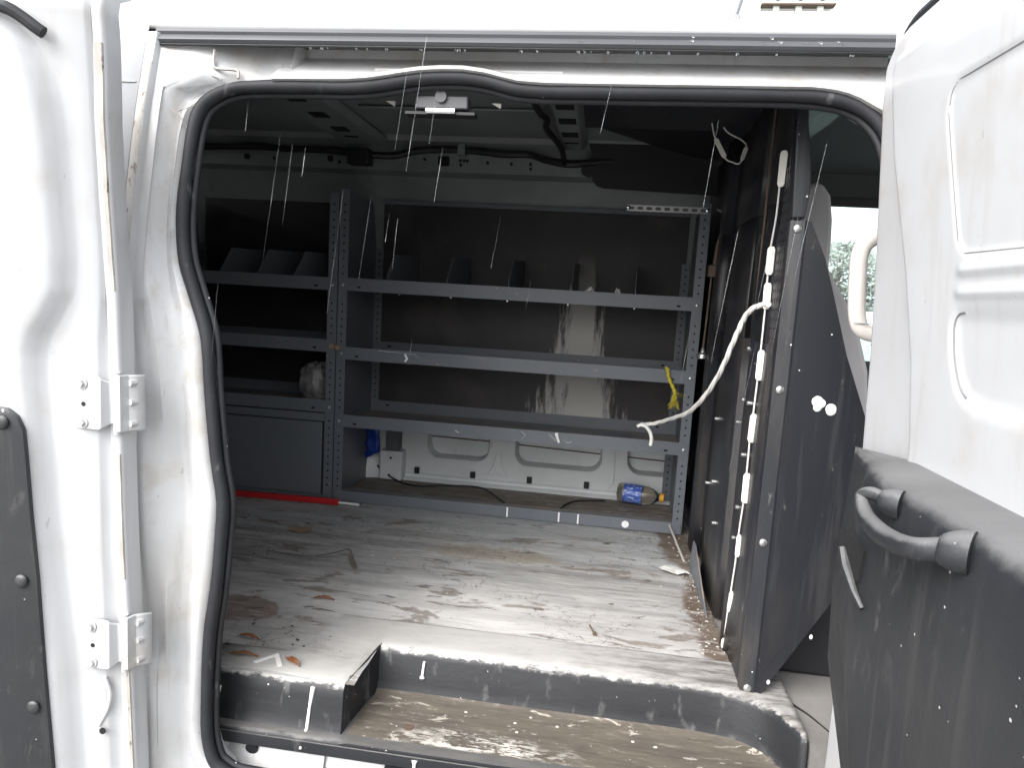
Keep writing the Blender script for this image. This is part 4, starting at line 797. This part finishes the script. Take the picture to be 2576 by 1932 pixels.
# yellow rope
yr = thing('yellow_rope', (.245,2.385,1.29), 'frayed yellow rope end knotted over the middle shelf lip', 'rope')
yb = MB()
for s_ in (0, 1): 
    yb.tube([Vector(p)+Vector((.003*math.cos(i*.9+s_*math.pi), .003*math.sin(i*.9+s_*math.pi), 0)) for i, p in enumerate(smoothpts([(.238,2.395,1.297),(.241,2.384,1.290),(.246,2.383,1.268),(.256,2.382,1.245),(.268,2.382,1.225),(.272,2.382,1.21)],4))], .0045, 7)
yb.build('rope_strands', YROPE, yr, 60)
fy = MB(); rnd = random.Random(4)
for i in range(40):
    x_ = .272+rnd.uniform(-.004,.004); fy.tube([(x_,2.382,1.212),(x_+rnd.uniform(-.008,.006),2.38+rnd.uniform(-.006,.006),1.195),(x_+rnd.uniform(-.02,.022),2.38+rnd.uniform(-.01,.01),1.165+rnd.uniform(-.012,.015))], .0007, 4)
for q in ((.315,1.205),(.31,1.19)): fy.tube([(.274,2.382,1.214),q[:1]+(2.38,)+q[1:]], .0006, 4)
tag(fy.build('frayed_fibres', YROPE, yr, 60), kind='stuff')
# LED strips
def led(name, label, mods, wire, off):
    t_ = thing(name, wire[0], label, 'light strip')
    MB().tube(wire, .0021, 7).build('led_wire', WIRE, t_, 60)
    for (p0, p1, wd, nrm, dots) in mods:
        p0, p1 = Vector(p0), Vector(p1); D = (p1-p0); L = D.length; D.normalize(); N = Vector(nrm).normalized(); T = D.cross(N).normalized()
        c_ = (p0+p1)/2; b = MB(); vs_ = []
        prof_ = [(-L/2,-wd*.30),(-L/2+.006,-wd*.5),(L/2-.006,-wd*.5),(L/2,-wd*.30),(L/2,wd*.30),(L/2-.006,wd*.5),(-L/2+.006,wd*.5),(-L/2,wd*.30)]
        for hgt in (0,.006): vs_ += [c_+D*a+T*bb+N*hgt for a, bb in prof_]
        mo = b.add(vs_, [tuple(range(8))[::-1], tuple(range(8,16))]+[(i,(i+1)%8,8+(i+1)%8,8+i) for i in range(8)]).build('led_module', LEDP, t_, 0, bevel=.001)
        if dots:
            for k in (-.3,0,.3): q = c_+D*(L*k)+N*.006; MB().cyl(q, q+N*.0018, .0048, 12).build('led_lens', WHITEP, mo)
n1 = (-.45,-.9,0)
LY = lambda z: interp(z, [(.69,1.585),(.74,1.58),(.80,1.573),(.866,1.56),(.944,1.545),(1.005,1.545),(1.084,1.527),(1.22,1.531),(1.36,1.518),(1.50,1.516),(1.63,1.53),(1.71,1.503),(1.84,1.503)])
def lm(z0, z1, wd=.016, dots=True): return ((.349,LY(z0),z0), (.349,LY(z1),z1), wd, n1, dots)
led('light_strip', 'white light strip of small modules strung down the partition edge', [lm(1.765,1.838,.015,False), lm(1.585,1.645,.016,True), lm(1.512,1.568,.016,True), lm(1.358,1.424,.015), lm(1.218,1.283,.015), lm(1.080,1.148,.016), lm(.948,1.000,.011,False), lm(.803,.858,.010,False), lm(.705,.732,.015,False)],
    [(.346,LY(z)+.0015*mnoise.noise((z*20,0,0)),z) for z in [1.838-.0325*i for i in range(36)]], 0)
led('light_strip', 'short loose piece of light strip dangling from the overhead panel', [((.262,1.90,1.953),(.291,1.90,1.905),.012,(0,-1,-.2),False), ((.334,1.90,1.899),(.345,1.91,1.935),.011,(0,-1,.1),False)],
    smoothpts([(.250,1.90,1.992),(.262,1.90,1.953),(.291,1.90,1.905),(.31,1.90,1.895),(.331,1.90,1.893),(.345,1.91,1.935),(.335,1.92,1.955),(.30,1.93,1.975),(.285,1.93,1.99)],4), 0)
# jack rod hanging between shelving and partition
jr = thing('hanging_rod', (.344,2.30,1.70), 'rusty clamp with a long thin rod and round foot behind the shelving', 'clamp')
MB().tube([(.346,2.30,1.64),(.3435,2.30,1.50),(.3405,2.30,1.372)], .0035, 8).build('rod', RUST, jr)
MB().loft([[(.3405+r*math.cos(2*math.pi*k/14),2.30+r*math.sin(2*math.pi*k/14),z) for k in range(14)] for r, z in ((.004,1.38),(.008,1.372),(.010,1.364),(.019,1.358),(.020,1.346),(.015,1.342))], True, True).build('rod_foot', STEEL, jr, 40)
MB().box(.332,.366,2.285,2.315,1.612,1.650).build('clamp_base', RUST, jr, bevel=.004)
MB().prism([(.345,1.65),(.366,1.65),(.372,1.70),(.376,1.745),(.358,1.75),(.350,1.72)], 'y', 2.288, 2.304).build('clamp_jaw', RUST, jr, bevel=.004)
MB().tube([(.36,2.295,1.70),(.38,2.29,1.715)], .006, 8).build('clamp_screw', RUST, jr)
MB().tube([(.362,2.297,1.69),(.375,2.297,1.64),(.385,2.297,1.60)], .005, 8).build('clamp_arm', RUST, jr)
MB().tube(smoothpts([(.362,2.297,1.745),(.368,2.30,1.79),(.362,2.305,1.82),(.345,2.31,1.83)],4), .004, 8).build('clamp_hose', CABG, jr)
# thin pale stick leaning by the shelf end
tag(MB().cyl((.295,2.40,.735),(.318,2.13,.706), .004, 8).build('wood_stick', CHIP), 'thin pale stick lying on the floor beside the shelving end', 'stick')
# paper scraps on the top shelf
def scrap(x, label, seed):
    rnd = random.Random(seed); b = MB(); n_ = 6; m_ = 4
    b.loft([[(x+.055*(i/n_-.5)*(1+.2*rnd.random()), 2.43+.03*(j/m_), 1.503+.062*math.sin(math.pi*min(1,i/n_+.08))*(1-.3*j/m_)*(.7+.4*rnd.random())) for j in range(m_+1)] for i in range(n_+1)])
    tag(b.build('paper_scrap', PAPER, None, 0, solid=.001), label, 'paper', 'paper scraps on the top shelf')
scrap(-.045, 'larger crumpled white paper scrap on the top shelf', 2); scrap(.055, 'smaller white paper scrap beside the rightmost divider of the top shelf', 9)
# crumbs
cb = MB(); rnd = random.Random(12)
def crumb(x, y, r):
    z0_ = fz(x, y) if y > 1.53 else .706
    cb.ball((x, y, z0_+r*.35), r, (rnd.uniform(.8,1.5), rnd.uniform(.7,1.2), .6), 6, 4)
for i in range(150): crumb(rnd.uniform(-.8,.33), rnd.uniform(1.55,2.36), rnd.choice((.0008,.0010,.0012,.0015,.0026)))
for i in range(170): crumb(rnd.gauss(.318,.018), rnd.uniform(1.545,2.36), rnd.choice((.0008,.001,.0014,.0022,.003)))
for i in range(26):
    x = rnd.uniform(-.40,.30); cb.ball((x, rnd.uniform(1.26,1.37), .6045), rnd.choice((.0009,.0012,.0016,.0035)), (1.2,1,.5), 6, 4)
tag(cb.build('plaster_crumbs', CHIP), 'white plaster crumbs scattered over the floor and step', kind='stuff')
db = MB()
for i in range(34): db.ball((rnd.gauss(-.69,.07), rnd.uniform(1.27,1.45), .7060), rnd.choice((.0008,.0012,.0018,.0028)), (rnd.uniform(1,2),1,.4), 6, 4)
tag(db.build('black_crumbs', BLACKC), 'black crumbs scattered on the left end of the floor', kind='stuff')

# ------------------------------------------------------------------ beyond the van
LEAFG = plain('leaf_green_hazed', (.26,.30,.265), .6, var=.4, vs=3); BARK = plain('bark', (.10,.08,.06), .9)  # foliage colour paled to paint in the rain haze
def tree(x, y, h_, r_, label, seed, conifer=False):
    t_ = thing('tree', (x, y, 0), label, 'tree', 'trees seen through the driver window'); rnd = random.Random(seed)
    tk = MB().tube([(x,y,0),(x+.05,y,h_*.5),(x,y,h_*.93)], [.12,.08,.02], 7)
    for i in range(9): a_ = rnd.uniform(0,6.28); z = h_*rnd.uniform(.3,.8); tk.tube([(x,y,z),(x+r_*.7*math.cos(a_),y+r_*.7*math.sin(a_),z+.3)], [.04,.01], 5)
    tk.build('trunk', BARK, t_)
    cr = MB()
    for i in range(1500):
        z = h_*(.18+.82*rnd.random()**.9); k = (1-(z/h_))**.8 if conifer else math.sqrt(max(0,1-((z/h_-.58)/.45)**2)); rr = r_*k*math.sqrt(rnd.random()); a_ = rnd.uniform(0,6.28)
        c_ = Vector((x+rr*math.cos(a_), y+rr*math.sin(a_), z)); s_ = rnd.uniform(.06,.14); d1_ = Vector((rnd.gauss(0,1),rnd.gauss(0,1),rnd.gauss(0,1))).normalized(); d2_ = d1_.orthogonal().normalized()
        cr.add([c_-d1_*s_, c_+d2_*s_*.5, c_+d1_*s_, c_-d2_*s_*.5], [(0,1,2,3)])
    cr.build('crown', LEAFG, t_, 0)
tree(6.4,20,3.62,1.25, 'tallest of the haze-paled green trees beyond the driver window', 1); tree(5.6,21,3.3,1.2, 'low bushy tree left of the tallest one beyond the driver window', 2)
tree(7.4,20.5,3.35,1.2, 'low bushy tree right of the tallest one beyond the driver window', 3); tree(8.6,21,3.5,1.3, 'bushy tree furthest right beyond the driver window', 4)
def car(x, y, body, label, h_=1.45):
    c_ = thing('parked_car', (x, y, 0), label, 'car'); L = 4.2
    prof_ = [(-2.1,.35),(-2.1,.78),(-1.95,.86),(-1.2,.92),(-.6,h_-.05),(-.2,h_),(.8,h_),(1.3,h_-.12),(1.75,.98),(2.05,.92),(2.1,.35)]
    MB().prism([(x+a, b) for a, b in prof_], 'y', y-.85, y+.85).build('car_body', body, c_, bevel=.08, seg=3)
    for q in ([(-1.05,.95),(-.52,h_-.10),(.05,h_-.07),(.05,.95)], [(.12,.95),(.12,h_-.07),(.85,h_-.08),(1.5,.97)]):
        MB().prism([(x+a, b) for a, b in q], 'y', y-.860, y-.84).build('car_window', BLACKC, c_)
    for a in (-1.3,1.3):
        for s_ in (-.8,.8): MB().cyl((x+a,y+s_-.1,.33),(x+a,y+s_+.1,.33), .33, 20).build('wheel', RUBBER, c_)
WCAR = plain('car_white', (.75,.76,.77), .25, var=.02); TEAL = plain('car_teal', (.30,.47,.45), .3, var=.03)
car(3.6, 8.6, WCAR, 'white parked car glimpsed through the wet driver window', 1.62); car(2.6, 5.3, TEAL, 'pale teal parked car closest beyond the driver window', 1.46)
# tall white lifting gear behind the van
eq = thing('lifting_frame', (1.6,8,0), 'white steel lifting frame rising above the van roof', 'frame')
EQW = plain('frame_white', (.74,.73,.70), .5, var=.08, vs=6); EQG = plain('frame_green', (.55,.58,.50), .5); EQS = plain('frame_grey', (.28,.29,.31), .4, .4)
MB().box(1.445,2.19,7.9,8.1,4.785,5.5).build('cross_plate', EQW, eq, bevel=.01)
MB().box(1.44,2.195,7.89,8.0,4.775,4.79).build('plate_edge', RUST, eq)
for x in (1.60,1.83,2.05):
    MB().cyl((x,7.885,4.86),(x,7.90,4.86), .045, 16).build('plate_bolt', RUST, eq); MB().box(x-.03,x+.03,7.93,8.0,4.60,4.775).build('plate_lug', EQW, eq)
MB().tube([(1.17,8,4.66),(1.30,8,5.2)], .045, 10).build('strut', EQS, eq); MB().box(1.13,1.24,7.95,8.05,4.62,4.70).build('strut_clevis', EQS, eq, bevel=.01)
MB().prism([(1.25,0),(1.47,0),(1.44,5.4),(1.40,5.4)], 'y', 7.97, 8.03).build('mast_leg', EQG, eq); MB().box(1.5,2.15,7.95,8.05,0,4.7).build('mast_post', EQW, eq)

# roof water running off the drip rail in thin broken threads
wt_ = MB(); rnd = random.Random(21)
for i in range(24):
    x = rnd.uniform(-.74, .34); z = rnd.uniform(1.35, 1.93); L = rnd.choice((.05,.09,.14,.22)); y = 1.19+rnd.uniform(-.05,.015); k = rnd.gauss(.11,.02); rr = rnd.uniform(.0003,.0007)
    wt_.tube([(x, y, z), (x-k*L*.4, y, z-L*.4), (x-k*L, y, z-L)], [rr*.3, rr, rr*.5], 6)
tag(wt_.build('roof_runoff', DROP, None, 60), 'thin threads of rain water falling from the roof edge', kind='stuff')
